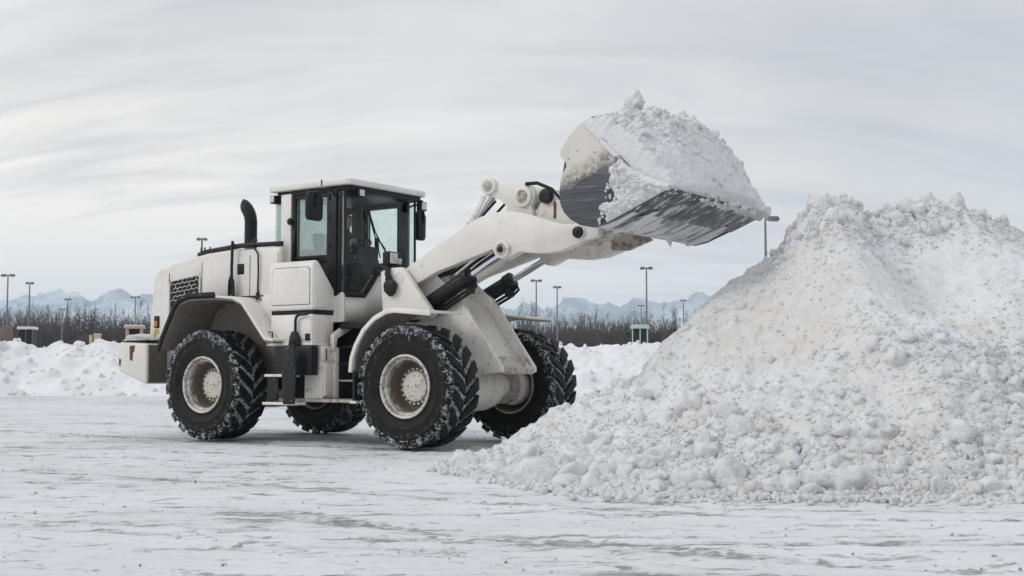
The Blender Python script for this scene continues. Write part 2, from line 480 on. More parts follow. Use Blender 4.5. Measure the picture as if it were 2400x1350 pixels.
# ------------------------------------------------------------------ ground: one sheet to the horizon, finer near the camera
TRACKS = [  # polyline, half width, strength, lugged imprint
    ([(-6.3, 15.58), (-4.68, 15.1), (-3.15, 14.17), (-2.0, 13.6)], 0.10, 0.8, 0),
    ([(-3.64, 10.39), (-2.63, 11.16), (-1.96, 11.64), (-1.18, 12.36)], 0.10, 0.75, 0),
    ([(-4.6, 10.6), (-3.92, 10.07), (-3.28, 9.75)], 0.14, 0.9, 0),
    ([(-2.4, 9.6), (-1.9, 9.18), (-1.16, 8.6), (-0.55, 8.12), (0.65, 7.26), (1.55, 6.86), (2.4, 6.55), (4.5, 6.0)], 0.24, 0.95, 1),
    ([(-2.3, 7.6), (-2.14, 7.55), (-1.67, 7.33), (-1.3, 7.2)], 0.14, 0.75, 1),
    ([(-1.5, 7.24), (-1.03, 7.33), (-0.8, 7.34)], 0.12, 0.9, 1),
    ([(-1.0, 10.9), (-0.4, 10.5), (0.79, 9.91), (1.5, 9.7)], 0.11, 0.8, 0),
    ([(0.6, 9.5), (1.03, 9.44), (1.94, 9.35), (3.6, 9.2)], 0.11, 0.75, 0),
    ([(-9.5, 22.0), (-7.44, 20.63), (-4.85, 18.7), (-2.6, 17.2), (-1.2, 16.4)], 0.30, 0.85, 1),
    ([(-9.0, 25.4), (-5.5, 22.9), (-3.4, 21.2), (-0.9, 19.5), (0.3, 18.5)], 0.32, 0.9, 1),
    ([(-21, 52), (-16, 46), (-10.9, 40), (-4, 33), (2, 28)], 1.5, 0.8, 0),
    ([(-26, 50), (-14, 44), (0, 42), (12, 41)], 1.2, 0.5, 0),
    ([(-6.5, 13.2), (-3.2, 12.9), (0.1, 13.5)], 0.16, 0.5, 1),
    ([(0.2, 6.4), (1.2, 6.2), (2.6, 5.9)], 0.16, 0.7, 1),
    ([(-12, 31), (-7.5, 27.5), (-5, 25.5)], 0.5, 0.6, 0),
    ([(-5.2, 9.1), (-3.4, 8.7), (-1.6, 8.15), (0.9, 7.75), (3.6, 7.95), (5, 8.3)], 0.055, 1.0, 0),
    ([(-5.2, 8.75), (-3.4, 8.36), (-1.6, 7.82), (0.9, 7.42), (3.6, 7.60), (5, 7.9)], 0.05, 0.9, 0),
    ([(-3.6, 6.75), (-1.6, 6.45), (0.6, 6.0), (2.3, 5.5)], 0.07, 1.0, 1),
    ([(-8.5, 13.9), (-5, 12.9), (-2.4, 11.5), (-0.3, 9.9), (1.6, 8.9), (4.4, 8.5)], 0.09, 0.9, 1),
    ([(-8.5, 17.6), (-5.6, 16.7), (-3.2, 15.6), (-1.6, 14.4)], 0.10, 0.9, 1),
]


def grid_axis(core0, core1, step, lo, hi, g=1.16):
    a = list(np.arange(core0, core1 + 1e-6, step))
    d = step; x = core1
    while x < hi: d *= g; x += d; a.append(min(x, hi))
    d = step; x = core0; b = []
    while x > lo: d *= g; x -= d; b.append(max(x, lo))
    return np.array(b[::-1] + a)


def polyline_dist(X, Y, pl):
    best = np.full(X.shape, 1e9); along = np.zeros(X.shape); side = np.zeros(X.shape); acc = 0
    for (x0, y0), (x1, y1) in zip(pl[:-1], pl[1:]):
        dx, dy = x1 - x0, y1 - y0; L = math.hypot(dx, dy)
        t = np.clip(((X - x0) * dx + (Y - y0) * dy) / L ** 2, 0, 1)
        px_, py_ = X - x0 - t * dx, Y - y0 - t * dy
        d = np.hypot(px_, py_); m = d < best
        best = np.where(m, d, best); along = np.where(m, acc + t * L, along)
        side = np.where(m, (dx * py_ - dy * px_) / L, side); acc += L
    return best, along, side, acc


gx = grid_axis(-7.5, 7.5, 0.04, -6000, 6000)
gy = grid_axis(5.2, 21.0, 0.04, -300, 6000)
X, Y = np.meshgrid(gx, gy)
near = np.clip(1 - (np.hypot(X, Y - 12) - 20) / 60, 0, 1)
Z = (0.014 * fbm(X * 0.6, Y * 0.9, 3, 3) + 0.010 * fbm(X * 2.6 + 0.8 * Y, Y * 6.0, 3, 5) + 0.006 * fbm(X * 7, Y * 7, 3, 8)) * near
track = np.zeros(X.shape)
sub = (np.abs(X) < 60) & (Y > 2) & (Y < 80)
xs, ys = X[sub], Y[sub]
tsum = np.zeros(xs.shape); zsum = np.zeros(xs.shape)
for ti, (pl, hw, st, lug) in enumerate(TRACKS):
    d, al, sdv, tot = polyline_dist(xs, ys, pl)
    wob = 1 + 0.5 * vnoise(xs * 1.1 / max(hw, .2) * .2, ys * 0.9 + ti, 40 + ti)
    ends = np.clip(al / 0.5, 0, 1) * np.clip((tot - al) / 0.5, 0, 1)
    m = np.clip(1.35 - d / (hw * wob * (1 + .35 * vnoise(xs * 4, ys * 4, 140 + ti))), 0, 1) * np.clip(.9 + .9 * vnoise(xs * 1.3, ys * 2.2, 160 + ti), .25, 1) * np.where((al <= 1e-6) | (al >= tot - 1e-6), 0, 1) * np.maximum(ends, 0.15)
    ph = al / 0.15 + np.abs(sdv) / 0.15 + 0.35 * vnoise(xs * 3, ys * 3, 78)
    lg0 = np.clip(np.sin(ph * 2 * np.pi) * 1.8, -1, 1) * np.clip(vnoise(xs * 1.6, ys * 1.6, 77) + .7, 0, 1) if lug else 0.0
    tsum = np.maximum(tsum, m * st * (0.74 + 0.34 * lg0))
    zsum -= 0.010 * m
    if lug:
        lg = np.clip(np.sin(ph * 2 * np.pi) * 2.2, -1, 1)
        zsum += 0.007 * lg * m * np.clip(vnoise(xs * 1.6, ys * 1.6, 77) + .5, 0, 1)
track[sub] = tsum
Z[sub] += zsum
# small crusty plates and crumbs trodden into the surface
cd, cid = cells(X * 3.3, Y * 3.3, 21)
Z += np.where((cid > 0.93), np.clip(0.30 - cd, 0, 1) * 0.07, 0) * near
Z -= 0.012


def f_ground(N, out):
    g = N.n('ShaderNodeNewGeometry').outputs['Position']
    t = N.n('ShaderNodeAttribute', attribute_name='track').outputs['Fac']
    broad = N.noise(N.mapping(g, (0.30, 0.45, 1)), 1.0, 5, 0.6, 0.4)
    mid = N.noise(N.mapping(g, (0.42, 2.3, 1), (0, 0, R(-9))), 1.0, 7, 0.62, 0.6)
    pit = N.noise(N.mapping(g, (3.0, 7.5, 1), (0, 0, R(-6))), 1.0, 6, 0.68, 0.8)
    fine = N.noise(g, 22.0, 6, 0.72)
    base = N.mix(N.ramp(broad, [(0.35, 0.0), (0.65, 1.0)]), (0.735, 0.745, 0.775), (0.66, 0.668, 0.69))
    # thin places where grey ice and grit come through
    k = N.math('ADD', mid, N.math('ADD', N.math('MULTIPLY', N.math('SUBTRACT', broad, 0.5), 0.30), N.math('MULTIPLY', t, 0.40)))
    k = N.math('ADD', k, N.math('MULTIPLY', N.math('SUBTRACT', pit, 0.5), 0.65))
    wide = N.ramp(k, [(0.55, 0.0), (0.68, 0.35), (0.90, 0.85)])
    col = N.mix(wide, base, (0.43, 0.425, 0.425))
    scr = N.noise(N.mapping(g, (0.28, 11.0, 1), (0, 0, R(-7))), 1.0, 5, 0.62, 0.35)
    scr2 = N.noise(N.mapping(g, (0.35, 13.0, 1), (0, 0, R(11))), 1.0, 5, 0.62, 0.35)
    lines = N.math('MULTIPLY', N.math('MAXIMUM', N.ramp(scr, [(0.57, 0.0), (0.66, 1.0)]), N.ramp(scr2, [(0.60, 0.0), (0.68, 1.0)])), N.ramp(fine, [(0.40, 0.2), (0.58, 1.0)]))
    col = N.mix(N.math('MULTIPLY', lines, 0.42), col, (0.30, 0.295, 0.295))
    pk = N.math('ADD', N.math('ADD', N.math('MULTIPLY', pit, 0.72), N.math('MULTIPLY', fine, 0.28)), N.math('ADD', N.math('MULTIPLY', N.math('SUBTRACT', mid, 0.5), 0.30), N.math('MULTIPLY', t, 0.11)))
    grit = N.ramp(pk, [(0.56, 0.0), (0.60, 0.6), (0.65, 1.0)])
    col = N.mix(N.math('MULTIPLY', grit, 0.68), col, (0.155, 0.15, 0.145))
    rough = N.math('SUBTRACT', 0.85, N.math('MULTIPLY', wide, 0.30))
    bmp = N.math('SUBTRACT', N.math('ADD', N.math('MULTIPLY', mid, 0.35), N.math('MULTIPLY', fine, 0.25)), N.math('MULTIPLY', grit, 0.30))
    principled(N, out, col, rough, bump=bmp, bstr=0.7, bdist=0.03, spec=0.25)


GROUND = material('packed_snow_and_ice', f_ground)
ground = np_mesh('ground', np.stack([X, Y, Z], -1).reshape(-1, 3), grid_faces(len(gx), len(gy)), GROUND, attrs={'track': track})
tag(ground, kind='structure')


# ------------------------------------------------------------------ snow lumps (shared meshes)
def ico(sub):
    bm = bmesh.new(); bmesh.ops.create_icosphere(bm, subdivisions=sub, radius=1)
    V = np.array([v.co[:] for v in bm.verts]); F = np.array([[v.index for v in f.verts] for f in bm.faces]); bm.free()
    return V, F


def lump(sub, seed, rough=0.28, cuts=6):
    r = np.random.default_rng(seed); V, F = ico(sub); V = V.copy()
    rad = 1 + rough * (fbm(V[:, 0] * 1.3 + seed * 3.1, V[:, 1] * 1.3 + V[:, 2] * 1.7, 3, seed) + fbm(V[:, 2] * 1.5 - seed, V[:, 0] * 1.2 - V[:, 1], 2, seed + 9))
    V *= rad[:, None]
    for _ in range(cuts):                       # broken faces
        n = r.normal(size=3); n /= np.linalg.norm(n); h = r.uniform(0.60, 0.92)
        d = V @ n - h; V -= np.outer(np.clip(d, 0, None) * 0.80, n)
    V *= (1 + 0.09 * fbm(V[:, 0] * 4 + seed, V[:, 1] * 5 + V[:, 2] * 4, 2, seed + 4))[:, None]
    V *= r.uniform(0.75, 1.25, 3)
    return V, F


LUMPS_HI = [lump(3, 100 + i, 0.30) for i in range(10)]
LUMPS_MD = [lump(2, 200 + i, 0.36, 7) for i in range(8)]
LUMPS_LO = [lump(1, 300 + i, 0.34, 3) for i in range(8)]


def lump_mesh(i, mat):
    V, F = LUMPS_HI[i]
    o = np_mesh('tmp', V, F, mat); me = o.data; me.name = 'snow_chunk_%d' % i
    bpy.data.objects.remove(o)
    return me


CHUNK_MESH = [lump_mesh(i, SNOW_CHUNK) for i in range(10)]


def rand_rot(r):
    q = r.normal(size=4); q /= np.linalg.norm(q); w, x, y, z = q
    return np.array([[1 - 2 * (y * y + z * z), 2 * (x * y - z * w), 2 * (x * z + y * w)], [2 * (x * y + z * w), 1 - 2 * (x * x + z * z), 2 * (y * z - x * w)], [2 * (x * z - y * w), 2 * (y * z + x * w), 1 - 2 * (x * x + y * y)]])


def scatter_joined(name, pts, sizes, lib, mat, parent, r, dirt=None):
    Vs, Fs, Ds = [], [], []; b = 0
    for i, (p, s) in enumerate(zip(pts, sizes)):
        V, F = lib[r.integers(len(lib))]
        Vs.append((V * s) @ rand_rot(r).T + p); Fs.append(F + b); b += len(V)
        Ds.append(np.full(len(V), r.uniform(-0.25, 0.35)))
    o = np_mesh(name, np.concatenate(Vs), np.concatenate(Fs), mat, parent, attrs={'dirt': np.concatenate(Ds)})
    o['kind'] = 'stuff'
    return o


def place_chunks(parent, pts, sizes, r):
    for i, (p, s) in enumerate(zip(pts, sizes)):
        o = bpy.data.objects.new('snow_chunk', CHUNK_MESH[r.integers(10)]); COL.objects.link(o)
        o.parent = parent; o.location = p
        o.rotation_euler = tuple(r.uniform(0, 6.28, 3)); o.scale = (s * r.uniform(.9, 1.15), s * r.uniform(.85, 1.1), s * r.uniform(.7, 1.0))


# ------------------------------------------------------------------ the ploughed snow pile
CREST = np.array([(-0.85, 13.4, 0.0), (-0.6, 13.7, 0.03), (-0.05, 14.6, 0.20), (0.71, 15.0, 0.47), (1.42, 15.1, 0.93), (1.83, 15.2, 1.33), (2.49, 15.3, 1.90), (3.2, 15.5, 2.52), (3.55, 15.6, 2.84), (3.85, 15.6, 3.12), (4.1, 15.7, 3.14), (4.4, 15.8, 2.95), (5.35, 15.9, 2.98), (5.8, 16.0, 2.92), (6.4, 16.1, 2.80), (8, 16.2, 2.7), (10, 16, 2.4), (12, 15.5, 0.9), (13, 15, 0.0)])
TOE = np.array([(-0.85, 13.1), (-0.55, 12.7), (0.0, 11.35), (0.54, 10.6), (1.04, 10.28), (2.73, 10.1), (4.09, 10.1), (7, 10.3), (10, 11), (13, 13)])
BACK = np.array([(-1.2, 14.0), (-0.5, 14.8), (0.2, 16.0), (0.8, 17.2), (1.5, 18.3), (3, 19.6), (6, 20.5), (10, 20), (13, 17)])


def pile_h(X, Y, detail=True):
    wx = X + 0.18 * vnoise(X * 0.9, Y * 0.9, 61); wy = Y + 0.25 * vnoise(X * 0.8 + 5, Y * 0.8, 62)
    cyv = np.interp(wx, CREST[:, 0], CREST[:, 1]); ch = np.interp(wx, CREST[:, 0], CREST[:, 2])
    ty = np.interp(wx, TOE[:, 0], TOE[:, 1]); by = np.interp(wx, BACK[:, 0], BACK[:, 1])
    tf = np.clip((cyv - wy) / np.maximum(cyv - ty, .1), 0, 1.3); tb = np.clip((wy - cyv) / np.maximum(by - cyv, .1), 0, 1.3)
    t = np.where(wy < cyv, tf, tb)
    prof = np.clip(1 - t, 0, 1)
    prof = np.where(t < 1, prof ** 1.08, 0)
    h = ch * prof
    # a rib of tipped snow running down from the summit towards the viewer
    ribx = 3.55 - 0.10 * (15.6 - Y) + 0.22 * vnoise(Y * 0.7, Y * 0 + 3.3, 5)
    rib = np.exp(-((X - ribx) / 0.42) ** 2) * np.clip((15.8 - Y) / 1.0, 0, 1) * np.clip((Y - 11.7) / 1.6, 0, 1)
    h = h + 0.27 * rib
    # a hollow to its right
    h = h - 0.24 * np.exp(-((X - 4.75) / 0.7) ** 2 - ((Y - 13.9) / 1.1) ** 2)
    h = h + 0.10 * np.exp(-((X - 5.9) / 0.8) ** 2 - ((Y - 14.2) / 1.0) ** 2)
    h = np.where(t >= 1.0, -0.05, h - 0.0)
    if detail:
        k = np.clip(h / 0.35, 0, 1)
        h = h + k * (0.11 * fbm(X * 0.8, Y * 0.8, 3, 70) + 0.05 * fbm(X * 3.1, Y * 3.1, 3, 71))
        c1, i1 = cells(X * 2.6, Y * 2.6, 31); c2, i2 = cells(X * 7.0, Y * 7.0, 32); c3, i3 = cells(X * 17, Y * 17, 33)
        rough = np.clip(0.35 + 0.9 * vnoise(X * 0.6, Y * 0.6, 34) + np.clip((1.3 - h) / 1.3, 0, 1) * .7 + np.clip((h - 2.3) / .6, 0, 1) * .6, 0.12, 1.3)
        h = h + k * rough * (0.15 * np.sqrt(np.clip(0.42 - c1, 0, 1)) * (i1 > .5) + 0.075 * np.sqrt(np.clip(0.45 - c2, 0, 1)) * (i2 > .3) + 0.028 * np.sqrt(np.clip(0.45 - c3, 0, 1)) * (i3 > .25))
        h = h + k * 0.014 * fbm(X * 13, Y * 13, 3, 72)
    return h


px_ax = np.arange(-1.3, 9.0, 0.026); py_ax = np.concatenate([np.arange(9.9, 16.6, 0.026), np.arange(16.6, 20.6, 0.09)])
PX, PY = np.meshgrid(px_ax, py_ax)
PZ = pile_h(PX, PY)
# patchy dirt, plus warm left flank and bluish right-hand shade painted into the tint
pile_tint = np.clip(0.35 * fbm(PX * 1.2, PY * 0.9, 4, 90) + 0.45 * np.exp(-((PX - 3.3) / 1.0) ** 2) + 0.25 * (PZ > 2.6) - 0.20 * np.clip((PX - 4.2) / 1.5, 0, 1), -0.4, 0.7)
pile = np_mesh('snow_pile', np.stack([PX, PY, PZ], -1).reshape(-1, 3), grid_faces(len(px_ax), len(py_ax)), SNOW_PILE, attrs={'dirt': pile_tint})
tag(pile, 'tall heap of lumpy ploughed snow spilling across the right side of the lot', 'snow pile')


def h1(x, y): return float(pile_h(np.array([x]), np.array([y]))[0])


def chunk_density(X, Y):
    ty = np.interp(X, TOE[:, 0], TOE[:, 1])
    low = np.exp(-np.clip(Y - ty, 0, 9) / 1.3)
    h = pile_h(X, Y, False)
    top = np.clip((h - 2.35) / 0.5, 0, 1) * 0.55
    return np.clip(0.16 * np.clip(0.7 + 1.8 * vnoise(X * 0.5 + 3, Y * 0.5, 57), 0, 1.6) + low * 1.0 + top + 0.5 * np.clip(vnoise(X * 0.7, Y * 0.7, 55), 0, 1), 0, 1)


r1 = np.random.default_rng(5)
N0 = 150000
qx = r1.uniform(-0.82, 7.4, N0); qy = r1.uniform(9.3, 16.6, N0)
dens = chunk_density(qx, qy)
hh = pile_h(qx, qy)
toe_y = np.interp(qx, TOE[:, 0], TOE[:, 1])
outside = (hh < 0.02)
inview = np.abs(qx) < (qy * 0.43)
acc = (r1.uniform(size=N0) < dens * 0.42) & inview & (~outside | ((qy > toe_y - 0.75) & (r1.uniform(size=N0) < 0.5 * np.clip(1 - (toe_y - qy) / 0.8, 0.02, 1) ** 3) & (qy < np.interp(qx, BACK[:, 0], BACK[:, 1]))))
qx, qy, hh, dens = qx[acc], qy[acc], hh[acc], dens[acc]
u = r1.uniform(size=len(qx))
size = np.clip(0.0145 * (1 - u * 0.997) ** -0.42, 0.0145, 0.125) * (0.55 + 0.70 * dens)
tiny = r1.uniform(size=len(qx)) < np.clip(0.70 - dens, 0, 0.55)
size = np.where((hh < 0.02) & (size > .05), size * .4, size)
size = np.where(tiny, r1.uniform(.008, .022, len(qx)), size)
pz = np.maximum(hh, 0.0) + size * r1.uniform(-0.35, 0.28, len(qx))
order = np.argsort(-size)
big = order[:290]; mid = order[290:3600]; small = order[3600:34000]
P3 = np.stack([qx, qy, pz], 1)
place_chunks(pile, P3[big], size[big], r1)
scatter_joined('snow_lumps', P3[mid], size[mid], LUMPS_MD, SNOW_CHUNK, pile, r1)
scatter_joined('snow_crumbs', P3[small], size[small], LUMPS_LO, SNOW_CHUNK, pile, r1)

# ------------------------------------------------------------------ the long snow bank beyond the lot
def bank(name, x0, x1, yc, hgt, label, seed):
    ax = np.arange(x0, x1, 0.13); ay = np.arange(yc - 6.5, yc + 4.5, 0.13)
    bx, by = np.meshgrid(ax, ay)
    cyv = yc + 0.9 * vnoise(bx * 0.12, bx * 0 + seed, seed); ch = hgt * (1 + 0.05 * fbm(bx * 0.16, bx * 0 + 2, 3, seed + 1))
    wy = by + 0.7 * fbm(bx * 0.35, by * 0.35, 3, seed + 2)
    t = np.where(wy < cyv, (cyv - wy) / 5.2, (wy - cyv) / 3.5)
    endf = np.clip((bx - x0) / 2.5, 0, 1) * np.clip((x1 - bx) / 2.5, 0, 1)
    h = ch * np.clip(1.08 - t, 0, 1) ** 0.9 * np.sqrt(endf)
    h = np.minimum(h, ch * (0.97 + 0.05 * fbm(bx * 0.9, by * 0.9, 3, seed + 7)))
    k = np.clip(h / 0.4, 0, 1)
    c1, i1 = cells(bx * 0.8, by * 0.8, seed + 3); c2, i2 = cells(bx * 2.0, by * 2.0, seed + 4)
    h = h + k * (0.16 * fbm(bx * 0.7, by * 0.7, 4, seed + 5) + 0.34 * np.sqrt(np.clip(0.45 - c1, 0, 1)) * (i1 > .55) + 0.17 * np.sqrt(np.clip(0.45 - c2, 0, 1)) * (i2 > .45)) - (1 - k) * 0.06
    d = 0.45 * fbm(bx * 0.5, by * 0.6, 4, seed + 6) - 0.05
    o = np_mesh(name, np.stack([bx, by, h], -1).reshape(-1, 3), grid_faces(len(ax), len(ay)), SNOW_BANK, attrs={'dirt': d})
    tag(o, label, 'snow bank')
    rr = np.random.default_rng(seed)
    n = 500
    cxs = rr.uniform(x0 + 2, x1 - 2, n); cys = rr.uniform(yc - 6.2, yc + 0.6, n)
    ix = np.clip(((cxs - x0) / 0.13).astype(int), 0, len(ax) - 1); iy = np.clip(((cys - yc + 6.5) / 0.13).astype(int), 0, len(ay) - 1)
    s = np.clip(0.07 * (1 - rr.uniform(size=n) * .99) ** -0.35, .07, .38)
    pts = np.stack([cxs, cys, np.maximum(h[iy, ix], 0) + s * 0.1], 1)
    scatter_joined('snow_lumps', pts, s, LUMPS_MD, SNOW_CHUNK, o, rr)
    return o


bank('snow_bank', -34, -6.5, 59.5, 2.28, 'long low bank of snow behind the rear of the loader', 400)
bank('snow_bank', -6.0, 30, 59.0, 2.22, 'long low bank of snow seen between the front wheels and the big heap', 440)

# ------------------------------------------------------------------ mountains and the wood
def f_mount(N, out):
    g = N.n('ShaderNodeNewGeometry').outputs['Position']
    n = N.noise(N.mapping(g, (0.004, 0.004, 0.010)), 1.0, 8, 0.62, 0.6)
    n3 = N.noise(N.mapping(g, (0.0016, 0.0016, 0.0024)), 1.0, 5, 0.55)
    col = N.mix(N.ramp(n, [(0.47, 0.0), (0.60, 1.0)]), (0.11, 0.15, 0.19), (0.60, 0.67, 0.74))  # distance haze painted in: forest and snow colours tinted blue
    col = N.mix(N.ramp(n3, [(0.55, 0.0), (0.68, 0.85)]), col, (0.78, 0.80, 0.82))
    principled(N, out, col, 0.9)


MOUNT = material('haze_tinted_snowy_rock', f_mount)


def mountains(name, Y0, prof, base, seed, depth):
    ax = np.linspace(-3200, 3200, 520); ay = np.linspace(Y0 - depth, Y0 + depth, 60)
    mx, my = np.meshgrid(ax, ay)
    c1d = np.interp(ax, prof[:, 0], prof[:, 1]); kr = np.hanning(15); c1d = np.convolve(np.pad(c1d, 7, mode='edge'), kr / kr.sum(), 'valid')
    crest = np.broadcast_to(c1d, mx.shape)
    t = np.abs(my - Y0 - 120 * vnoise(mx * 0.002, mx * 0 + seed, seed)) / depth
    h = crest * np.clip(1 - t, 0, 1) ** 0.85
    ridge = 1 - np.abs(fbm(mx * 0.005, my * 0.005, 4, seed + 1))
    h = h * (0.80 + 0.26 * ridge) + 14 * fbm(mx * 0.012, my * 0.012, 4, seed + 2) * np.clip(1 - t, 0, 1) - 8 * (t > 0.97)
    o = np_mesh(name, np.stack([mx, my, h], -1).reshape(-1, 3), grid_faces(len(ax), len(ay)), MOUNT)
    tag(o, kind='structure')
    return o


def pxh(pts, D):  # skyline read as (azimuth in photo px, height in photo px) -> metres at distance D
    return np.array([((u - 1200) / 2950 * D, (862 - v) / 2950 * D) for u, v in pts])


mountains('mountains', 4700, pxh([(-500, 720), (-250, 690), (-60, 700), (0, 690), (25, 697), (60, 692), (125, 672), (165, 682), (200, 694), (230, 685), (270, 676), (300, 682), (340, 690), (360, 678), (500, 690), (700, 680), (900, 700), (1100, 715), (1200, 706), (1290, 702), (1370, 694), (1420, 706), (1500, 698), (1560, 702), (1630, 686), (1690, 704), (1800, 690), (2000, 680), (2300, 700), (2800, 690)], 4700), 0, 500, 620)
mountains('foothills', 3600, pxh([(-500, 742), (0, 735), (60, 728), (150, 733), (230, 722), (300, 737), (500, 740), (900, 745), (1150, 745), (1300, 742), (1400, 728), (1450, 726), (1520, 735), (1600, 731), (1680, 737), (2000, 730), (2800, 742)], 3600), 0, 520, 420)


def f_wood(N, out):
    g = N.n('ShaderNodeNewGeometry').outputs['Position']
    n = N.noise(g, 0.06, 4, 0.6)
    principled(N, out, N.mix(N.ramp(n, [(0.3, 0.0), (0.7, 1.0)]), (0.042, 0.029, 0.024), (0.080, 0.055, 0.045)), 0.9)


WOOD = material('bare_winter_twigs', f_wood)
SPRUCE = material('dark_spruce_needles', lambda N, o: principled(N, o, N.mix(N.noise(N.n('ShaderNodeNewGeometry').outputs['Position'], 0.5, 4), (0.020, 0.026, 0.022), (0.05, 0.055, 0.048)), 0.9))
BARK = material('grey_bark', lambda N, o: principled(N, o, N.mix(N.noise(oc(N), 4, 4), (0.06, 0.05, 0.045), (0.12, 0.105, 0.095)), 0.9))


def sliver(V, F, p0, p1, r0):
    """three-sided tapering twig"""
    d = p1 - p0; a = np.cross(d, (0.3, 0.9, 0.2)); a /= np.linalg.norm(a) + 1e-9; b = np.cross(d, a); b /= np.linalg.norm(b) + 1e-9
    k = len(V)
    for t in (0, 2.094, 4.189): V.append(p0 + r0 * (a * math.cos(t) + b * math.sin(t)))
    V.append(p1)
    F += [(k, k + 1, k + 3), (k + 1, k + 2, k + 3), (k + 2, k, k + 3)]


def bare_tree(r, h, dense=22):
    TV, TF, CV, CF = [], [], [], []
    lean = r.normal(0, 0.03, 2)
    top = np.array([lean[0] * h, lean[1] * h, h])
    sliver(TV, TF, np.zeros(3), top, 0.012 * h + 0.03)
    for i in range(dense):
        t = r.uniform(0.18, 0.97); p = top * t; az = r.uniform(0, 6.28); L = h * (0.30 * (1 - t) + 0.07) * r.uniform(.6, 1.2)
        q = p + np.array([math.cos(az) * L * .55, math.sin(az) * L * .55, L * r.uniform(.55, 1.0)])
        sliver(CV, CF, p, q, 0.035 + 0.03 * (1 - t))
        for j in range(3):
            s = r.uniform(.3, .9); pp = p + (q - p) * s; a2 = r.uniform(0, 6.28); L2 = L * r.uniform(.3, .55)
            sliver(CV, CF, pp, pp + np.array([math.cos(a2) * L2 * .6, math.sin(a2) * L2 * .6, L2 * .8]), 0.028)
    return TV, TF, CV, CF


def spruce_tree(r, h):
    TV, TF, CV, CF = [], [], [], []
    sliver(TV, TF, np.zeros(3), np.array([0, 0, h]), 0.012 * h + .03)
    for i in range(46):
        t = 0.12 + 0.86 * (i / 46) ; az = r.uniform(0, 6.28); L = h * 0.17 * (1.02 - t) * r.uniform(.6, 1.25) + .08
        p = np.array([0, 0, h * t]); q = p + np.array([math.cos(az) * L, math.sin(az) * L, -L * 0.35])
        k = len(CV); w = np.array([-math.sin(az), math.cos(az), 0]) * L * 0.30
        CV += [p, q + w * .6, q - w * .6, p + (q - p) * .45 + w + (0, 0, .10 * L), p + (q - p) * .45 - w + (0, 0, .10 * L)]
        CF += [(k, k + 3, k + 1), (k, k + 1, k + 2), (k, k + 2, k + 4)]
    return TV, TF, CV, CF


rw = np.random.default_rng(21)
V, F = [], []
for i in range(1500):
    y = 226 + 90 * rw.uniform() ** 1.6; x = rw.uniform(-0.47, 0.22) * y
    gap = vnoise(np.array([x * 0.03]), np.array([0.5]), 300)[0]
    h = np.clip(rw.normal(10.3 + 2.4 * gap + (0.9 if x < -60 else 0.0), 1.5), 5, 14.5) * (y / 240) ** 0.9
    parts = spruce_tree(rw, h * 1.03) if rw.uniform() < (0.40 if x < -50 else 0.06) else bare_tree(rw, h, 14)
    for PV, PF in ((parts[0], parts[1]), (parts[2], parts[3])):
        b = len(V); V += [p + (x, y, 0) for p in PV]; F += [(a + b, c + b, d + b) for a, c, d in PF]
VW, FW = np.array(V), np.array(F)
# close-set stems and twigs of the thicket, all at once
nt = 170000
ty_ = 224 + 80 * rw.uniform(size=nt) ** 1.3; tx_ = rw.uniform(-0.47, 0.22, nt) * ty_
tz_ = (10.3 + 1.8 * vnoise(tx_ * .05, ty_ * .02, 301) + 1.6 * vnoise(tx_ * .35, ty_ * .05, 302) + 1.2 * (tx_ < -60)) * rw.uniform(0, 1, nt) * rw.uniform(.6, 1, nt); L_ = rw.uniform(1.4, 3.6, nt) * (1 - tz_ / 14); az_ = rw.uniform(0, 6.28, nt); wd_ = rw.uniform(.06, .19, nt) * (1 - tz_ / 16)
P0 = np.stack([tx_, ty_, tz_], 1); P1 = P0 + np.stack([np.cos(az_) * L_ * .35, np.sin(az_) * L_ * .3, L_], 1)
ww = np.stack([wd_, 0 * wd_, 0 * wd_], 1); wy_ = np.stack([0 * wd_, wd_, 0 * wd_], 1)
TV = np.stack([P0 - ww, P0 + ww, P0 + wy_, P1], 1).reshape(-1, 3)
kk = np.arange(nt)[:, None] * 4 + len(VW)
TF = np.concatenate([kk + [0, 1, 3], kk + [1, 2, 3], kk + [2, 0, 3]])
V = np.concatenate([VW, TV]); F = np.concatenate([FW, TF])
wood = np_mesh('wood', np.array(V), np.array(F), WOOD, smooth=False)
tag(wood, 'dark brown leafless wood closing off the far edge of the lot', 'wood', kind='stuff')

TREE_SPOTS = [  # photo-px azimuth, distance, height, kind, where
    (40, 226, 13.0, 'b'), (97, 224, 13.4, 's'), (178, 225, 13.9, 's'), (196, 222, 13.8, 's'), (211, 226, 13.2, 's'), (222, 223, 14.0, 's'), (262, 225, 13.3, 'b'), (288, 224, 12.6, 's'), (330, 222, 13.6, 'b'), (345, 226, 14.2, 's'),
    (1216, 225, 13.8, 'b'), (1240, 223, 13.4, 'b'), (1290, 224, 12.9, 'b'), (1362, 226, 12.7, 'b'), (1400, 222, 12.8, 'b'), (1477, 224, 13.6, 's'), (1488, 226, 13.6, 's'), (1524, 225, 13.4, 's'), (1556, 223, 13.2, 'b'), (1580, 226, 13.2, 'b'), (1630, 224, 12.9, 's')]
WHERE = ['at the far left edge of view', 'between the second and third lamp posts', 'leftmost of the close group of spires', 'second from the left in the group of spires', 'third from the left in the group of spires', 'rightmost of the group of spires', 'just right of the group of spires', 'between the spires and the small distant lamp post', 'close behind the loader hood', 'touching the loader hood in view',
         'just right of the lift cylinders', 'left of the middle lamp post', 'right of the middle lamp post', 'midway between the lamp posts right of the loader', 'in front of the pale foothill', 'left of the booth, first of a pair', 'left of the booth, second of a pair', 'right above the booth', 'right of the booth', 'second right of the booth', 'nearest the snow heap']
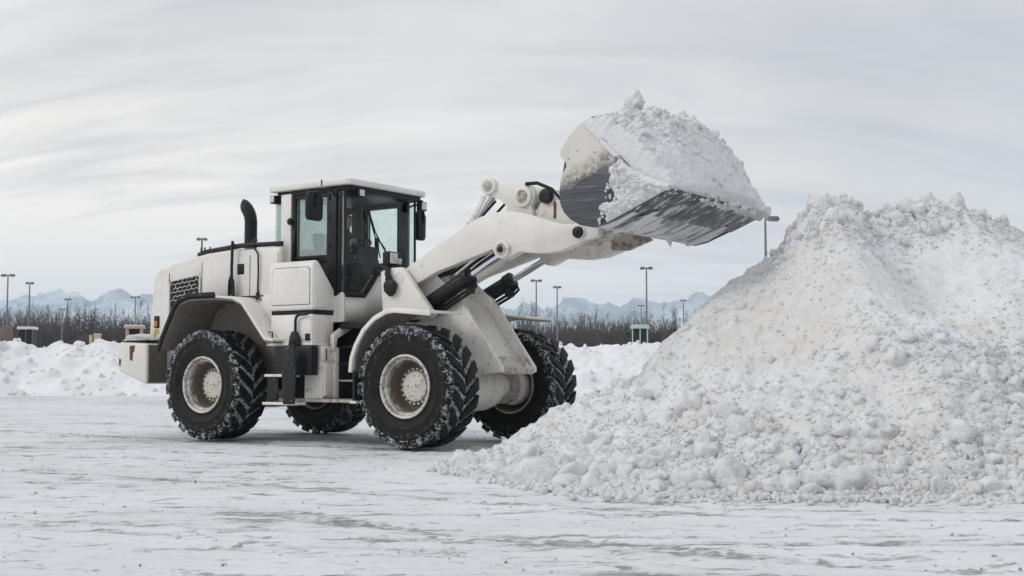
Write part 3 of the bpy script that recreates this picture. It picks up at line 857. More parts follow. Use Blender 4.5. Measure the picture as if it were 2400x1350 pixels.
for (uu, D, h, kd), wh in zip(TREE_SPOTS, WHERE):
    tv, tf, cv_, cf = (bare_tree(rw, h, 26) if kd == 'b' else spruce_tree(rw, h))
    root = empty('bare_tree' if kd == 'b' else 'spruce_tree', ((uu - 1200) / 2950 * D, D, 0))
    np_mesh('trunk', np.array(tv), np.array(tf), BARK, root, smooth=False)
    np_mesh('crown', np.array(cv_), np.array(cf), WOOD if kd == 'b' else SPRUCE, root, smooth=False)
    tag(root, ('leafless tree rising above the wood, ' if kd == 'b' else 'dark spruce above the wood, ') + wh, 'tree', 'trees standing out of the far wood')

# ------------------------------------------------------------------ lamp posts, booth and other small things beyond the bank
POLE = material('grey_galvanised_pole', lambda N, o: principled(N, o, N.mix(N.noise(oc(N), 3, 4), (0.13, 0.14, 0.15), (0.20, 0.21, 0.22)), 0.55, 0.3))
LAMPM = material('lamp_head_grey', lambda N, o: principled(N, o, N.mix(N.noise(oc(N), 5, 4), (0.10, 0.105, 0.11), (0.20, 0.20, 0.205)), 0.5, 0.3))
LAMPG = material('lamp_head_glass', lambda N, o: principled(N, o, (0.42, 0.42, 0.40), 0.25))


def lamp_post(uu, D, H, arm, heads, label, az=0.0, hs=1.0):
    root = empty('lamp_post', ((uu - 1200) / 2950 * D, D, 0), az)
    MB().cyl((0, 0, 0), (0, 0, H), 0.13, 0.075, 10).build('pole', POLE, root, smooth=True)
    MB().box(-.3, .3, -.3, .3, 0, .5).build('footing', POLE, root, bevel=.03)
    if arm > 0: MB().tube([(-arm if 'l' in heads else 0, 0, H + .02), (0, 0, H + .06), (arm if 'r' in heads else 0, 0, H + .02)], 0.05, 6).build('crossarm', POLE, root, smooth=True)
    for hd in heads:
        sgn = -1 if hd == 'l' else 1
        x0, x1 = sgn * arm * .25, sgn * (arm + .35 * hs)
        h_ = MB().prism([(x0, H - .02), (x0 + sgn * .1, H + .18 * hs), (x1 - sgn * .12, H + .18 * hs), (x1, H + .02), (x1 - sgn * .04, H - .08)], -.20 * hs, .20 * hs).build('lamp_head', LAMPM, root, bevel=.03)
        MB().box(min(x0 + sgn * .12, x1 - sgn * .1), max(x0 + sgn * .12, x1 - sgn * .1), -.15 * hs, .15 * hs, H - .13, H - .085).build('lens', LAMPG, h_)
    tag(root, label, 'lamp post', 'lamp posts of the lot')
    return root


lamp_post(15.5, 143, 11.9, .45, 'lr', 'twin-headed lamp post at the left edge, tallest on the left')
lamp_post(67, 157, 12.0, .16, 'lr', 'slim lamp post second from the left, above the dark kiosk', .6)
lamp_post(145, 170, 9.4, .30, 'lr', 'pale short post third from the left with little crossarm', .4, .6)
lamp_post(157, 236, 14.5, .30, 'lr', 'lamp head peeping above the trees right of the short pale post', .2)
lamp_post(316, 192, 12.3, .50, 'lr', 'small distant twin-headed lamp post left of the loader hood', 0, .9)
lamp_post(470, 104, 11.95, .22, 'lr', 'lamp post hidden by the loader with only its twin head above the hood', 0.1, .7)
lamp_post(1257, 150, 11.8, .35, 'lr', 'lamp post just right of the lift cylinders, its twin heads oval', .1)
lamp_post(1306, 163, 11.9, .20, 'lr', 'slim lamp post second right of the lift cylinders', .4)
lamp_post(1516, 133, 11.9, .36, 'lr', 'tall lamp post with twin heads rising behind the booth', 0)
lamp_post(1503, 205, 11.7, .35, 'lr', 'faint small lamp post left behind the booth', .2, .8)
lamp_post(1602, 200, 12.3, .25, 'lr', 'faint small lamp post right of the booth near the heap', .3, .8)
lamp_post(1797, 90, 11.9, .55, 'r', 'lamp post by the big snow heap, its flat head to the right', 0, 1.3)

BOOTHM = material('pale_green_booth', lambda N, o: principled(N, o, N.mix(N.noise(oc(N), 2, 4), (0.52, 0.60, 0.57), (0.42, 0.50, 0.47)), 0.6))
ROOFW = material('snowy_white_roof', lambda N, o: principled(N, o, N.mix(N.noise(oc(N), 3, 4), (0.78, 0.80, 0.82), (0.66, 0.68, 0.70)), 0.8))
DARKW = material('dark_window', lambda N, o: principled(N, o, N.mix(N.noise(oc(N), 1.5, 3), (0.012, 0.015, 0.018), (0.03, 0.034, 0.038)), 0.45, spec=0.2))
TANM = material('tan_paint', lambda N, o: principled(N, o, N.mix(N.noise(oc(N), 2, 4), (0.55, 0.42, 0.32), (0.42, 0.31, 0.24)), 0.6))
REDM = material('dull_red_paint', lambda N, o: principled(N, o, N.mix(N.noise(oc(N), 2, 4), (0.19, 0.125, 0.115), (0.14, 0.095, 0.09)), 0.6))
CREAM = material('cream_box_paint', lambda N, o: principled(N, o, N.mix(N.noise(oc(N), 2, 4), (0.62, 0.54, 0.40), (0.5, 0.43, 0.31)), 0.6))


def at(uu, D): return ((uu - 1200) / 2950 * D, D, 0)


D = 75.0
b = empty('booth', at(1500, D), -.12)
zt = 1 + (872 - 768) / 2950 * D
MB().box(-.62, .62, -.6, .6, 0, zt - 1.15).build('base', BOOTHM, b, bevel=.02)
for x in (-.62, -.03, .54):
    MB().box(x, x + .09, -.6, -.5, zt - 1.15, zt - .1).build('post', BOOTHM, b, bevel=.01)
    MB().box(x, x + .09, .5, .6, zt - 1.15, zt - .1).build('post', BOOTHM, b, bevel=.01)
for x in (-.53, .06):
    MB().box(x, x + .5, -.56, -.54, zt - 1.15, zt - .1).build('window_pane', DARKW, b)
    MB().box(x, x + .5, .54, .56, zt - 1.15, zt - .1).build('window_pane', DARKW, b)
MB().prism([(-.78, zt - .1), (-.78, zt + .02), (-.55, zt + .14), (.55, zt + .14), (.78, zt + .02), (.78, zt - .1)], -.75, .75).build('roof', BOOTHM, b, bevel=.03)
b.scale = (0.75, 0.75, 1)
tag(b, 'small pale green booth with dark windows below the tall lamp post', 'booth')

D = 72.0
b = empty('kiosk', at(65, D), .1)
zt = 1 + (872 - 773) / 2950 * D
MB().box(-.60, .60, -.6, .6, 0, zt - 1.5).build('base', DARKW, b, bevel=.02)
MB().box(-.60, .60, -.6, .6, zt - 1.48, zt - .02).build('wall', DARKW, b, bevel=.02)
for x in (-.02, .54): MB().box(x, x + .07, -.66, -.602, zt - 1.5, zt - .02).build('post', POLE, b)
MB().box(-.72, .72, -.75, .75, zt - .02, zt + .14).build('roof', ROOFW, b, bevel=.04)
b.scale = (0.65, 0.65, 1)
tag(b, 'dark kiosk with a snowy white roof below the second lamp post', 'kiosk')

D = 72.0
b = empty('shelter', at(316, D), .15)
zt = 1 + (872 - 768) / 2950 * D
for x in (-.75, .55):
    for y in (-.6, .5): MB().box(x, x + .16, y, y + .14, 0, zt - .08).build('post', TANM, b, bevel=.01)
MB().box(-.58, .54, -.56, -.48, 0, zt - 1.35).build('front_panel', TANM, b, bevel=.01)
MB().box(-.58, .54, .52, .58, 0, zt - .1).build('back_panel', DARKW, b, bevel=.01)
MB().box(-.58, .54, -.57, -.5, zt - 1.33, zt - 1.25).build('sill', ROOFW, b, bevel=.01)
MB().prism([(-.95, zt - .08), (-.9, zt + .06), (.85, zt + .06), (.9, zt - .08)], -.75, .75).build('roof', TANM, b, bevel=.02)
MB().prism([(-.9, zt + .062), (-.85, zt + .12), (.8, zt + .12), (.85, zt + .062)], -.7, .7).build('snow_cover', ROOFW, b, bevel=.02)
b.scale = (0.6, 0.6, 1)
tag(b, 'open tan shelter with a snowy flat roof beside the rear of the loader', 'shelter')

D = 70.0
b = empty('barrel_tank', at(14, D), .3)
z0 = 1 + (872 - 800) / 2950 * D
MB().lathe_y([(0.0, -.75), (.30, -.72), (.5, -.62), (.54, -.5), (.54, .5), (.5, .62), (.30, .72), (0.0, .75)], (0, 0, z0 + .32), 20).build('tank', REDM, b, smooth=True)
for y in (-.45, .45): MB().prism([(-.5, 0), (-.38, z0 + .05), (.38, z0 + .05), (.5, 0)], y - .06, y + .06).build('stand', POLE, b)
b.scale = (0.67, 0.67, 1)
tag(b, 'dull red rounded tank at the far left edge behind the bank', 'tank')

D = 70.0
b = empty('crate', at(229, D), .2)
zt = 1 + (872 - 783) / 2950 * D
MB().box(-.26, .26, -.3, .3, 0, zt - .12).build('box', CREAM, b, bevel=.02)
MB().box(-.30, .30, -.34, .34, zt - .12, zt).build('lid', CREAM, b, bevel=.02)
b.scale = (0.63, 0.63, 1)
tag(b, 'upright cream box behind the bank left of the shelter', 'box')
b = empty('crate', at(216, D), -.3)
MB().box(-.15, .15, -.2, .2, 0, zt - .14).build('box', TANM, b, bevel=.02)
MB().box(-.17, .17, -.22, .22, zt - .14, zt - .08).build('lid', TANM, b, bevel=.02)
b.scale = (0.63, 0.63, 1)
tag(b, 'small brownish box leaning close to the cream box', 'box')

D = 150.0
b = empty('bush', at(200, D))
tv, tf, cv_, cf = [], [], [], []
for k in range(7):
    az = k * .9; sliver(tv, tf, np.zeros(3), np.array([math.cos(az) * .5, math.sin(az) * .5, 3.2]), .05)
for k in range(420):
    q = rw.normal(size=3); q /= np.linalg.norm(q); p = np.array([0, 0, 4.3]) + q * (1.0, 1.0, .8) * rw.uniform(.2, .9)
    sliver(cv_, cf, p, p + q * rw.uniform(.2, .4) + (0, 0, .15), .04)
np_mesh('stem', np.array(tv), np.array(tf), BARK, b, smooth=False)
np_mesh('crown', np.array(cv_), np.array(cf), BARK, b, smooth=False)
tag(b, 'rounded grey leafless bush behind the bank left of the cream box', 'bush')

# ================================================================== the wheel loader
# local frame: x forward, y to the far side, z up; origin on the ground under the front axle
LX, LY, LPSI = -0.5533, 17.4546, R(-34.8)
loader = empty('wheel_loader', (LX, LY, 0), LPSI)
tag(loader, 'large cream white wheel loader lifting a bucket heaped with snow', 'wheel loader')
TRK, WB = 1.18, 3.83
BW = 1.315      # half width of the bucket


# ---- wheels
def tyre_mesh(mirror, nl=21):
    V, F, A_ = [], [], []
    prof = [(.405, -.25), (.425, -.272), (.436, -.286), (.446, -.284), (.452, -.276), (.50, -.290), (.545, -.297), (.552, -.303), (.562, -.303), (.568, -.297), (.62, -.298), (.66, -.296), (.668, -.301), (.678, -.299), (.685, -.293), (.715, -.285), (.748, -.262), (.760, -.22), (.764, -.12), (.765, 0)]
    prof = prof + [(r, -y) for r, y in prof[-2::-1]]
    n = 96
    for r, y in prof:
        for k in range(n):
            t = 2 * math.pi * k / n; V.append((r * math.cos(t), y, r * math.sin(t)))
            A_.append(0.74 if r > .75 else (0.57 if r > .68 else (0.47 if r > .60 else 0.35)))
    m = len(prof)
    F4 = [(i * n + k, i * n + (k + 1) % n, (i + 1) * n + (k + 1) % n, (i + 1) * n + k) for i in range(m - 1) for k in range(n)]
    pitch = 2 * math.pi / nl
    rr = random.Random(3)
    for side in (-1, 1):
        for j in range(nl):
            t0 = (j + (0.5 if side > 0 else 0)) * pitch
            secs = [(.018, .800), (.09, .806), (.17, .808), (.235, .806), (.285, .796), (.300, .765), (.302, .715)]
            b0 = len(V); ns = len(secs)
            for i, (ya, rt) in enumerate(secs):
                f = max(0.0, 1 - ya / .30)
                sweep = -0.30 * f ** 1.25 + 0.02
                wdt = pitch * (0.27 + 0.045 * (ya / .3)) * (1.0 if i < 5 else .92)
                rt = rt - (0.008 if rr.random() < .2 else 0)
                rb = .745 if i < 5 else .70
                ybot = ya if i < 5 else .286
                for (da, r_, yy) in ((-wdt * 1.12, rb, ybot), (-wdt, rt, ya), (wdt, rt, ya), (wdt * 1.12, rb, ybot)):
                    t = t0 + sweep + da
                    V.append((r_ * math.cos(t), side * yy, r_ * math.sin(t)))
                    A_.append(0.80 if r_ == rb else (0.40 if i < 4 else 0.62))
            for i in range(ns - 1):
                a = b0 + i * 4; b = a + 4
                for q in ((a, a + 1, b + 1, b), (a + 1, a + 2, b + 2, b + 1), (a + 2, a + 3, b + 3, b + 2)):
                    F4.append(q if side < 0 else q[::-1])
            F4.append((b0, b0 + 3, b0 + 2, b0 + 1)); e = b0 + (ns - 1) * 4; F4.append((e, e + 1, e + 2, e + 3))
    V = np.array(V); 
    if mirror: V[:, 1] *= -1; F4 = [q[::-1] for q in F4]
    return V, np.array(F4), A_


def rim_mesh(mirror):
    prof = [(.405, -.20, .3), (.418, -.272, .15), (.410, -.288, .0), (.392, -.288, .0), (.384, -.270, .1), (.380, -.252, .45), (.350, -.240, .15), (.340, -.215, .35), (.322, -.12, .75), (.312, -.02, .95), (.295, .010, 1.0), (.235, .018, 1.0), (.20, .02, .8), (.20, .04, .8), (.33, .05, .9), (.345, .20, .9), (.385, .255, .6), (.392, .288, .4), (.412, .288, .3), (.405, .20, .4)]
    n = 64; V, A_, F4 = [], [], []
    for r, y, g in prof:
        for k in range(n):
            t = 2 * math.pi * k / n; V.append((r * math.cos(t), y, r * math.sin(t))); A_.append(g)
    F4 = [(i * n + k, i * n + (k + 1) % n, (i + 1) * n + (k + 1) % n, (i + 1) * n + k) for i in range(len(prof) - 1) for k in range(n)]
    V = np.array(V)
    if mirror: V[:, 1] *= -1; F4 = [q[::-1] for q in F4]
    return V, np.array(F4), A_


def hub_mb(sg):
    m = MB().lathe_y([(0.0, sg * -.085), (.15, sg * -.085), (.195, sg * -.072), (.205, sg * -.05), (.207, sg * .03), (.0, sg * .03)], n=40)
    return m


WHEEL_DATA = {}


def wheel(pos, mirror, label, spin):
    w = empty('wheel', pos, 0, loader); w['label'] = label
    if mirror not in WHEEL_DATA:
        V, F4, A_ = tyre_mesh(mirror); t = np_mesh('tyre', V, F4, TYRE, w, attrs={'snow': A_})
        bm = bmesh.new(); bm.from_mesh(t.data); bmesh.ops.recalc_face_normals(bm, faces=bm.faces)
        for e in bm.edges:
            if len(e.link_faces) == 2 and e.calc_face_angle(0) > R(35): e.smooth = False
        bm.to_mesh(t.data); bm.free()
        V, F4, A_ = rim_mesh(mirror); rm = np_mesh('rim', V, F4, RIM, w, attrs={'grime': A_})
        sg = -1 if mirror else 1
        hb = hub_mb(sg).build('hub', RIM, w, smooth=True)
        nut = MB().cyl((0, sg * -.055, 0), (0, sg * .03, 0), .019, .019, 6).build('tmp', RIM, w, bevel=.003, seg=1)
        nm = nut.data; bpy.data.objects.remove(nut)
        WHEEL_DATA[mirror] = (t.data, rm.data, hb.data, nm)
    else:
        for nme, me in zip(('tyre', 'rim', 'hub'), WHEEL_DATA[mirror][:3]):
            o = bpy.data.objects.new(nme, me); COL.objects.link(o); o.parent = w
    nm = WHEEL_DATA[mirror][3]
    for k in range(20):
        a = k * 2 * math.pi / 20
        o = bpy.data.objects.new('wheel_nut', nm); COL.objects.link(o); o.parent = w
        o.location = (.228 * math.cos(a), 0, .228 * math.sin(a))
    w.rotation_euler = (0, spin, 0)
    return w


wheel((0, -TRK, .808), False, 'near front wheel with snow in its lugs', .1)
wheel((-WB, -TRK, .808), False, 'near rear wheel under the black edged fender', .37)
wheel((0, TRK, .808), True, 'far front wheel with its foot in the snow heap', .22)
wheel((-WB, TRK, .808), True, 'far rear wheel in the shade below the belly', .5)

# ---- axles and frames
for x, nm in ((0, 'front_axle'), (-WB, 'rear_axle')):
    ax = MB().lathe_y([(0, -1.13), (.20, -1.13), (.27, -1.08), (.29, -1.0), (.27, -.92), (.19, -.86), (.17, -.62), (.20, -.50), (.30, -.38), (.345, -.2), (.35, .0), (.345, .2), (.30, .38), (.20, .50), (.17, .62), (.19, .86), (.27, .92), (.29, 1.0), (.27, 1.08), (.20, 1.13), (0, 1.13)], (x, 0, .80), 28).build(nm, PAINT_VD if x < 0 else PAINT_D, loader, smooth=True)
    for s in (-1, 1):
        MB().lathe_y([(.20, s * .66), (.255, s * .67), (.262, s * .75), (.255, s * .81), (.20, s * .82)], (x, 0, .80), 28).build('brake_housing', PAINT_VD, ax, smooth=True)
        for k in range(10):
            a = k * .628; cx_, cz_ = x + .225 * math.cos(a), .80 + .225 * math.sin(a)
            MB().cyl((cx_, s * .64, cz_), (cx_, s * .85, cz_), .018, .018, 6).build('bolt', PAINT_VD, ax)
rf = MB()
rf.prism([(-5.2, 1.0), (-5.2, 1.9), (-2.4, 1.9), (-1.75, 1.65), (-1.3, 1.45), (-1.05, 1.2), (-1.1, .62), (-2.9, .60), (-3.3, .75), (-4.6, .85)], -.46, .46)
rf.build('rear_frame', BLACKM, loader, bevel=.02)
MB().cyl((-2.9, 0, .72), (-.25, 0, .78), .07, .07, 12).build('drive_shaft', BLACKM, loader, smooth=True)
hinge = MB().cyl((-1.42, 0, .55), (-1.42, 0, 1.55), .12, .12, 16).build('articulation_pin', BLACKM, loader, smooth=True)

ff = MB()
side = [(-1.25, 1.0), (-1.05, 1.55), (-.95, 2.38), (-.62, 2.45), (-.30, 2.30), (.10, 2.01), (.46, 1.52), (.80, 1.06), (.80, .99), (.30, .95), (.12, 1.12), (-.25, 1.12), (-.45, .95), (-1.1, .62)]
for s in (-1, 1):
    MB().prism(side, s * .39 - .03, s * .39 + .03).build('frame_plate', PAINT_D, loader, bevel=.012)
    MB().prism([(-1.03, 2.38), (-.90, 2.43), (-.66, 2.43), (-.54, 2.30), (-.09, 1.77), (-.16, 1.71), (-.98, 1.71)], s * .70 - .05, s * .70 + .05).build('tower_plate', PAINT, loader, bevel=.015)
MB().prism([(-.95, 1.0), (-.80, 2.1), (-.45, 2.1), (.02, 1.9), (.55, 1.15), (.55, 1.02)], -.358, .358).build('frame_core', PAINT_D, loader, bevel=.01)
MB().prism([(.42, .965), (.42, 1.20), (.66, 1.20), (.80, 1.04), (.80, .965)], -.358, .358).build('axle_saddle', PAINT_VD, loader, bevel=.015)
MB().prism([(-.25, .98), (-.30, 1.16), (.30, 1.16), (.42, 1.06), (.36, .98)], -.62, .62).build('axle_mount', PAINT_D, loader, bevel=.02)
MB().box(-.98, -.62, -.648, .648, 1.72, 2.0).build('tower_crossmember', PAINT_D, loader, bevel=.02)

# ---- fenders
FF = [(-.92, 1.02), (-.90, 1.20), (-.83, 1.37), (-.70, 1.56), (-.53, 1.70), (-.33, 1.785), (-.20, 1.80), (.40, 1.745)]
RFp = [(-4.78, 1.34), (-4.72, 1.48), (-4.46, 1.93), (-4.36, 2.02), (-4.16, 2.075), (-3.60, 2.075), (-3.24, 2.04), (-3.06, 1.97), (-2.96, 1.86), (-2.64, 1.50), (-2.58, 1.44), (-2.42, 1.42)]
for s in (-1, 1):
    ya, yb = (-1.45, -.76) if s < 0 else (.76, 1.45)
    f = MB().strip(FF, ya, yb, .035).build('front_fender', PAINT, loader, bevel=.008)
    lip = [(x, z) for x, z in FF]
    MB().strip([(x * 1.0 + .012, z - .02) for x, z in FF[:-1]], min(ya, yb) + .05, max(ya, yb) - .01, .012).build('liner', LINER, f)
    yo = s * 1.452
    MB().strip([(x - .004, z - .035) for x, z in FF], min(yo, yo - s * .045), max(yo, yo - s * .045), .062).build('edge_lip', PAINT, f, bevel=.012)
    MB().prism([(-.945, .60), (-.955, 1.06), (-.915, 1.06), (-.905, .60)], min(s * 1.40, s * .85), max(s * 1.40, s * .85)).build('mud_flap', RUBBER, f, bevel=.006)
    MB().box(-.98, -.86, min(s * 1.42, s * .83), max(s * 1.42, s * .83), .575, .61).build('flap_edge', PAINT_D, f, bevel=.005)
    # rear: black rubber behind, painted in front
    f = MB().strip(RFp[5:], min(s * 1.44, s * .98), max(s * 1.44, s * .98), .04).build('rear_fender', PAINT, loader, bevel=.01)
    MB().strip(RFp[:6], min(s * 1.44, s * .98), max(s * 1.44, s * .98), .045).build('rubber_edge', RUBBER, f, bevel=.01)
    MB().strip([(x * 1.0 + .0, z - .022) for x, z in RFp], min(s * 1.43, s * .66), max(s * 1.43, s * .66), .014).build('liner', LINER, f)
    MB().prism([(-4.74, 1.36), (-4.44, 1.92), (-4.16, 2.05), (-3.24, 2.02), (-2.98, 1.84), (-2.66, 1.46), (-2.95, .95), (-4.6, .95)], min(s * .66, s * .60), max(s * .66, s * .60)).build('inner_wall', LINER, f)
    MB().prism([(-3.02, 1.95), (-2.93, 1.85), (-2.60, 1.47), (-2.50, 1.47), (-2.64, 2.12), (-2.95, 2.12)], min(s * 1.10, s * 1.0), max(s * 1.10, s * 1.0)).build('fender_gusset', PAINT, f, bevel=.012)
    MB().tube([(-3.10, s * 1.112, 2.06), (-2.98, s * 1.112, 1.93), (-2.60, s * 1.112, 1.47)], .008, 5).build('fender_seam', BLACK, f)
    MB().strip([(-4.80, 1.30), (-4.72, 1.49), (-4.46, 1.945), (-4.36, 2.04), (-4.16, 2.10), (-3.62, 2.10)], min(s * 1.47, s * 1.42), max(s * 1.47, s * 1.42), .06).build('black_lip', RUBBER, f, bevel=.012)

# ---- hood and counterweight
hood_poly = [(-5.63, 1.45), (-5.60, 1.9), (-5.53, 2.42), (-5.49, 2.54), (-5.42, 2.60), (-5.1, 2.675), (-4.7, 2.75), (-4.3, 2.80), (-3.8, 2.83), (-2.74, 2.82), (-2.74, 1.5), (-2.98, 1.5), (-3.1, 2.0), (-3.25, 2.10), (-4.20, 2.10), (-4.42, 2.02), (-4.74, 1.5), (-4.76, 1.45)]
hood = MB().prism(hood_poly, -.985, .985).build('hood', PAINT, loader, bevel=.055, seg=3)
# side panels stand a little proud, leaving real gaps
for s in (-1, 1):
    y0, y1 = (-.998, -.980) if s < 0 else (.980, .998)
    MB().prism([(-5.50, 1.50), (-5.47, 1.95), (-5.40, 2.40), (-5.36, 2.47), (-5.15, 2.53), (-5.15, 1.55), (-5.10, 1.50)], y0, y1).build('access_panel', PAINT, hood, bevel=.006)
    MB().prism([(-5.13, 2.42), (-5.13, 2.53), (-4.40, 2.66), (-4.40, 2.49)], y0, y1).build('access_panel', PAINT, hood, bevel=.006)
    MB().prism([(-4.385, 2.115), (-4.385, 2.66), (-3.9, 2.70), (-3.36, 2.70), (-3.36, 2.115)], y0, y1).build('access_panel', PAINT, hood, bevel=.006)
    MB().prism([(-3.345, 2.115), (-3.345, 2.73), (-2.78, 2.74), (-2.78, 2.115)], y0, y1).build('access_panel', PAINT, hood, bevel=.006)
    for (xa, xb, za, zb) in ((-4.40, -4.385, 2.115, 2.66), (-3.36, -3.345, 2.115, 2.72), (-5.15, -5.13, 1.5, 2.53)):
        MB().box(xa, xb, min(s * .991, s * .98), max(s * .991, s * .98), za, zb).build('panel_gap', BLACK, hood)
    MB().box(-4.38, -2.79, min(s * .990, s * .98), max(s * .990, s * .98), 2.103, 2.115).build('panel_gap', BLACK, hood)
    # side grille
    gp = [(-5.12, 1.62), (-5.12, 2.36), (-5.08, 2.41), (-4.48, 2.48), (-4.43, 2.44), (-4.44, 2.10), (-4.60, 2.02), (-4.98, 1.66)]
    g = MB().prism(gp, min(s * .99, s * .97), max(s * .99, s * .97)).build('grille', BLACK, hood)
    fr = MB().tube([(x, s * 1.0, z) for x, z in gp + gp[:1]], .018, 6).build('grille_frame', PAINT, g, smooth=True)
    bars = MB()

    def inside(x, z):
        c = False; j = len(gp) - 1
        for i in range(len(gp)):
            (xi, zi), (xj, zj) = gp[i], gp[j]
            if (zi > z) != (zj > z) and x < (xj - xi) * (z - zi) / (zj - zi) + xi: c = not c
            j = i
        return c
    for i in range(-2, 15):                       # expanded-metal mesh: rows of bowed bars joined by short webs
        for j in range(-2, 10):
            x0 = -5.20 + j * .105 + (.0525 if i % 2 else 0); z0 = 1.58 + i * .062 + j * .010
            pts = [(x0, z0), (x0 + .0525, z0 + .024), (x0 + .105, z0 + .010)]
            if inside(*pts[0]) and inside(*pts[2]):
                bars.tube([(x, s * .998, z) for x, z in pts], .0055, 4)
                q = (x0 + .0525, z0 + .024)
                if inside(q[0], q[1] + .05) and (i + j) % 3 == 0: bars.tube([(q[0], s * .998, q[1]), (q[0] + .004, s * .998, q[1] + .045)], .005, 4)
    bars.build('grille_mesh', PAINT_D, g)
# louvre, latch, rail on the hood
MB().box(-3.62, -3.47, -1.004, -.985, 2.44, 2.60).build('latch_recess', BLACK, hood, bevel=.008)
MB().box(-3.60, -3.49, -1.012, -1.002, 2.47, 2.50).build('latch', BLACKM, hood, bevel=.003)
MB().prism([(-4.56, 2.76), (-4.56, 2.82), (-4.40, 2.86), (-3.62, 2.915), (-2.76, 2.90), (-2.76, 2.83), (-3.6, 2.845), (-4.38, 2.80)], -.95, -.90).build('hood_rail', BLACKM, loader, bevel=.008)
for x in (-4.5, -4.42, -4.3): MB().cyl((x, -.925, 2.80), (x, -.925, 2.90), .012, .012, 6).build('rail_bolt', BLACKM, loader)
MB().tube([(-3.66, -1.06, 2.94), (-3.655, -1.07, 2.80), (-3.64, -1.09, 2.50), (-3.63, -1.09, 2.20), (-3.62, -1.08, 2.10)], .022, 8).build('handrail', BLACKM, loader, smooth=True)
MB().tube([(-3.86, -.93, 2.885), (-3.66, -1.06, 2.885), (-3.45, -1.03, 2.86), (-3.30, -.96, 2.87)], .018, 6).build('handrail_top', BLACKM, loader, smooth=True)
MB().tube([(-3.68, -1.10, 2.10), (-3.67, -1.10, 2.34), (-3.64, -1.10, 2.42), (-3.60, -1.10, 2.34), (-3.58, -1.10, 2.10)], .022, 8).build('handrail_foot', BLACKM, loader, smooth=True)
MB().tube([(-3.45, -.97, 2.86), (-3.25, -1.01, 2.82), (-3.15, -1.03, 2.72), (-3.14, -1.03, 2.45), (-3.16, -1.02, 2.20), (-3.165, -1.01, 2.13)], .013, 6).build('hose', BLACK, loader, smooth=True)
MB().box(-3.19, -3.14, -1.03, -1.0, 2.08, 2.16).build('hose_end', BLACKM, loader, bevel=.005)
# marker lamp and sticker
lm = MB().box(-5.46, -5.35, -1.022, -.99, 1.68, 1.87).build('marker_lamp', BLACK, loader, bevel=.015)
MB().box(-5.44, -5.37, -1.032, -1.0, 1.70, 1.79).build('lens', ORANGE, lm, bevel=.012)
MB().prism([(-5.47, 1.54), (-5.47, 1.66), (-5.44, 1.66), (-5.36, 1.65), (-5.36, 1.60), (-5.43, 1.59), (-5.44, 1.54)], -1.004, -.999).build('sticker', YELLOW, loader)
# exhaust stack
ex = MB().tube([(-4.08, -.30, 2.70), (-4.08, -.30, 3.34), (-4.095, -.30, 3.42), (-4.13, -.30, 3.49), (-4.175, -.30, 3.55)], [.098, .098, .098, .099, .099], 20)
ex.build('exhaust_stack', BLACK, loader, smooth=True)
MB().tube([(-4.17, -.30, 3.545), (-4.205, -.30, 3.60), (-4.235, -.30, 3.66), (-4.25, -.30, 3.70)], [.099, .088, .055, .012], 20).build('exhaust_tip', BLACK, loader, smooth=True)
MB().cyl((-4.08, -.30, 2.82), (-4.08, -.30, 2.90), .115, .115, 20).build('exhaust_collar', BLACKM, loader, smooth=True)
MB().tube([(-3.82, -.5, 2.82), (-3.82, -.5, 2.98), (-3.76, -.5, 3.02)], .04, 8).build('breather_pipe', BLACK, loader, smooth=True)
# counterweight
cwp = [(-5.97, 1.30), (-5.97, 1.06), (-5.93, .99), (-5.30, .80), (-4.86, .86), (-4.86, 1.43), (-5.93, 1.47)]
cw = MB().prism([(-5.975, 1.40), (-5.975, 1.08), (-5.93, 1.0), (-5.27, .80), (-5.27, 1.435), (-5.92, 1.47)], -1.30, 1.30).build('counterweight', PAINT, loader, bevel=.04, seg=3)
MB().prism([(-5.268, .86), (-5.268, 1.43), (-4.84, 1.43), (-4.84, .90)], -.92, .92).build('counterweight_core', PAINT_VD, loader, bevel=.015)
MB().prism([(-5.262, .83), (-5.262, 1.41), (-5.252, 1.41), (-5.252, .83)], -1.27, -.921).build('grimy_face', MUD, cw)
MB().prism([(-5.66, 1.18), (-5.67, 1.40), (-5.55, 1.405), (-5.57, 1.31), (-5.60, 1.29), (-5.60, 1.17)], -1.308, -1.298).build('rust_patch', RUSTM, cw)
MB().prism([(-5.92, 1.10), (-5.92, 1.20), (-5.88, 1.19), (-5.89, 1.09)], -1.307, -1.298).build('rust_patch', RUSTM, cw)
MB().box(-5.9, -5.3, -1.28, 1.28, 1.47, 1.485).build('top_plate', BLACKM, cw)

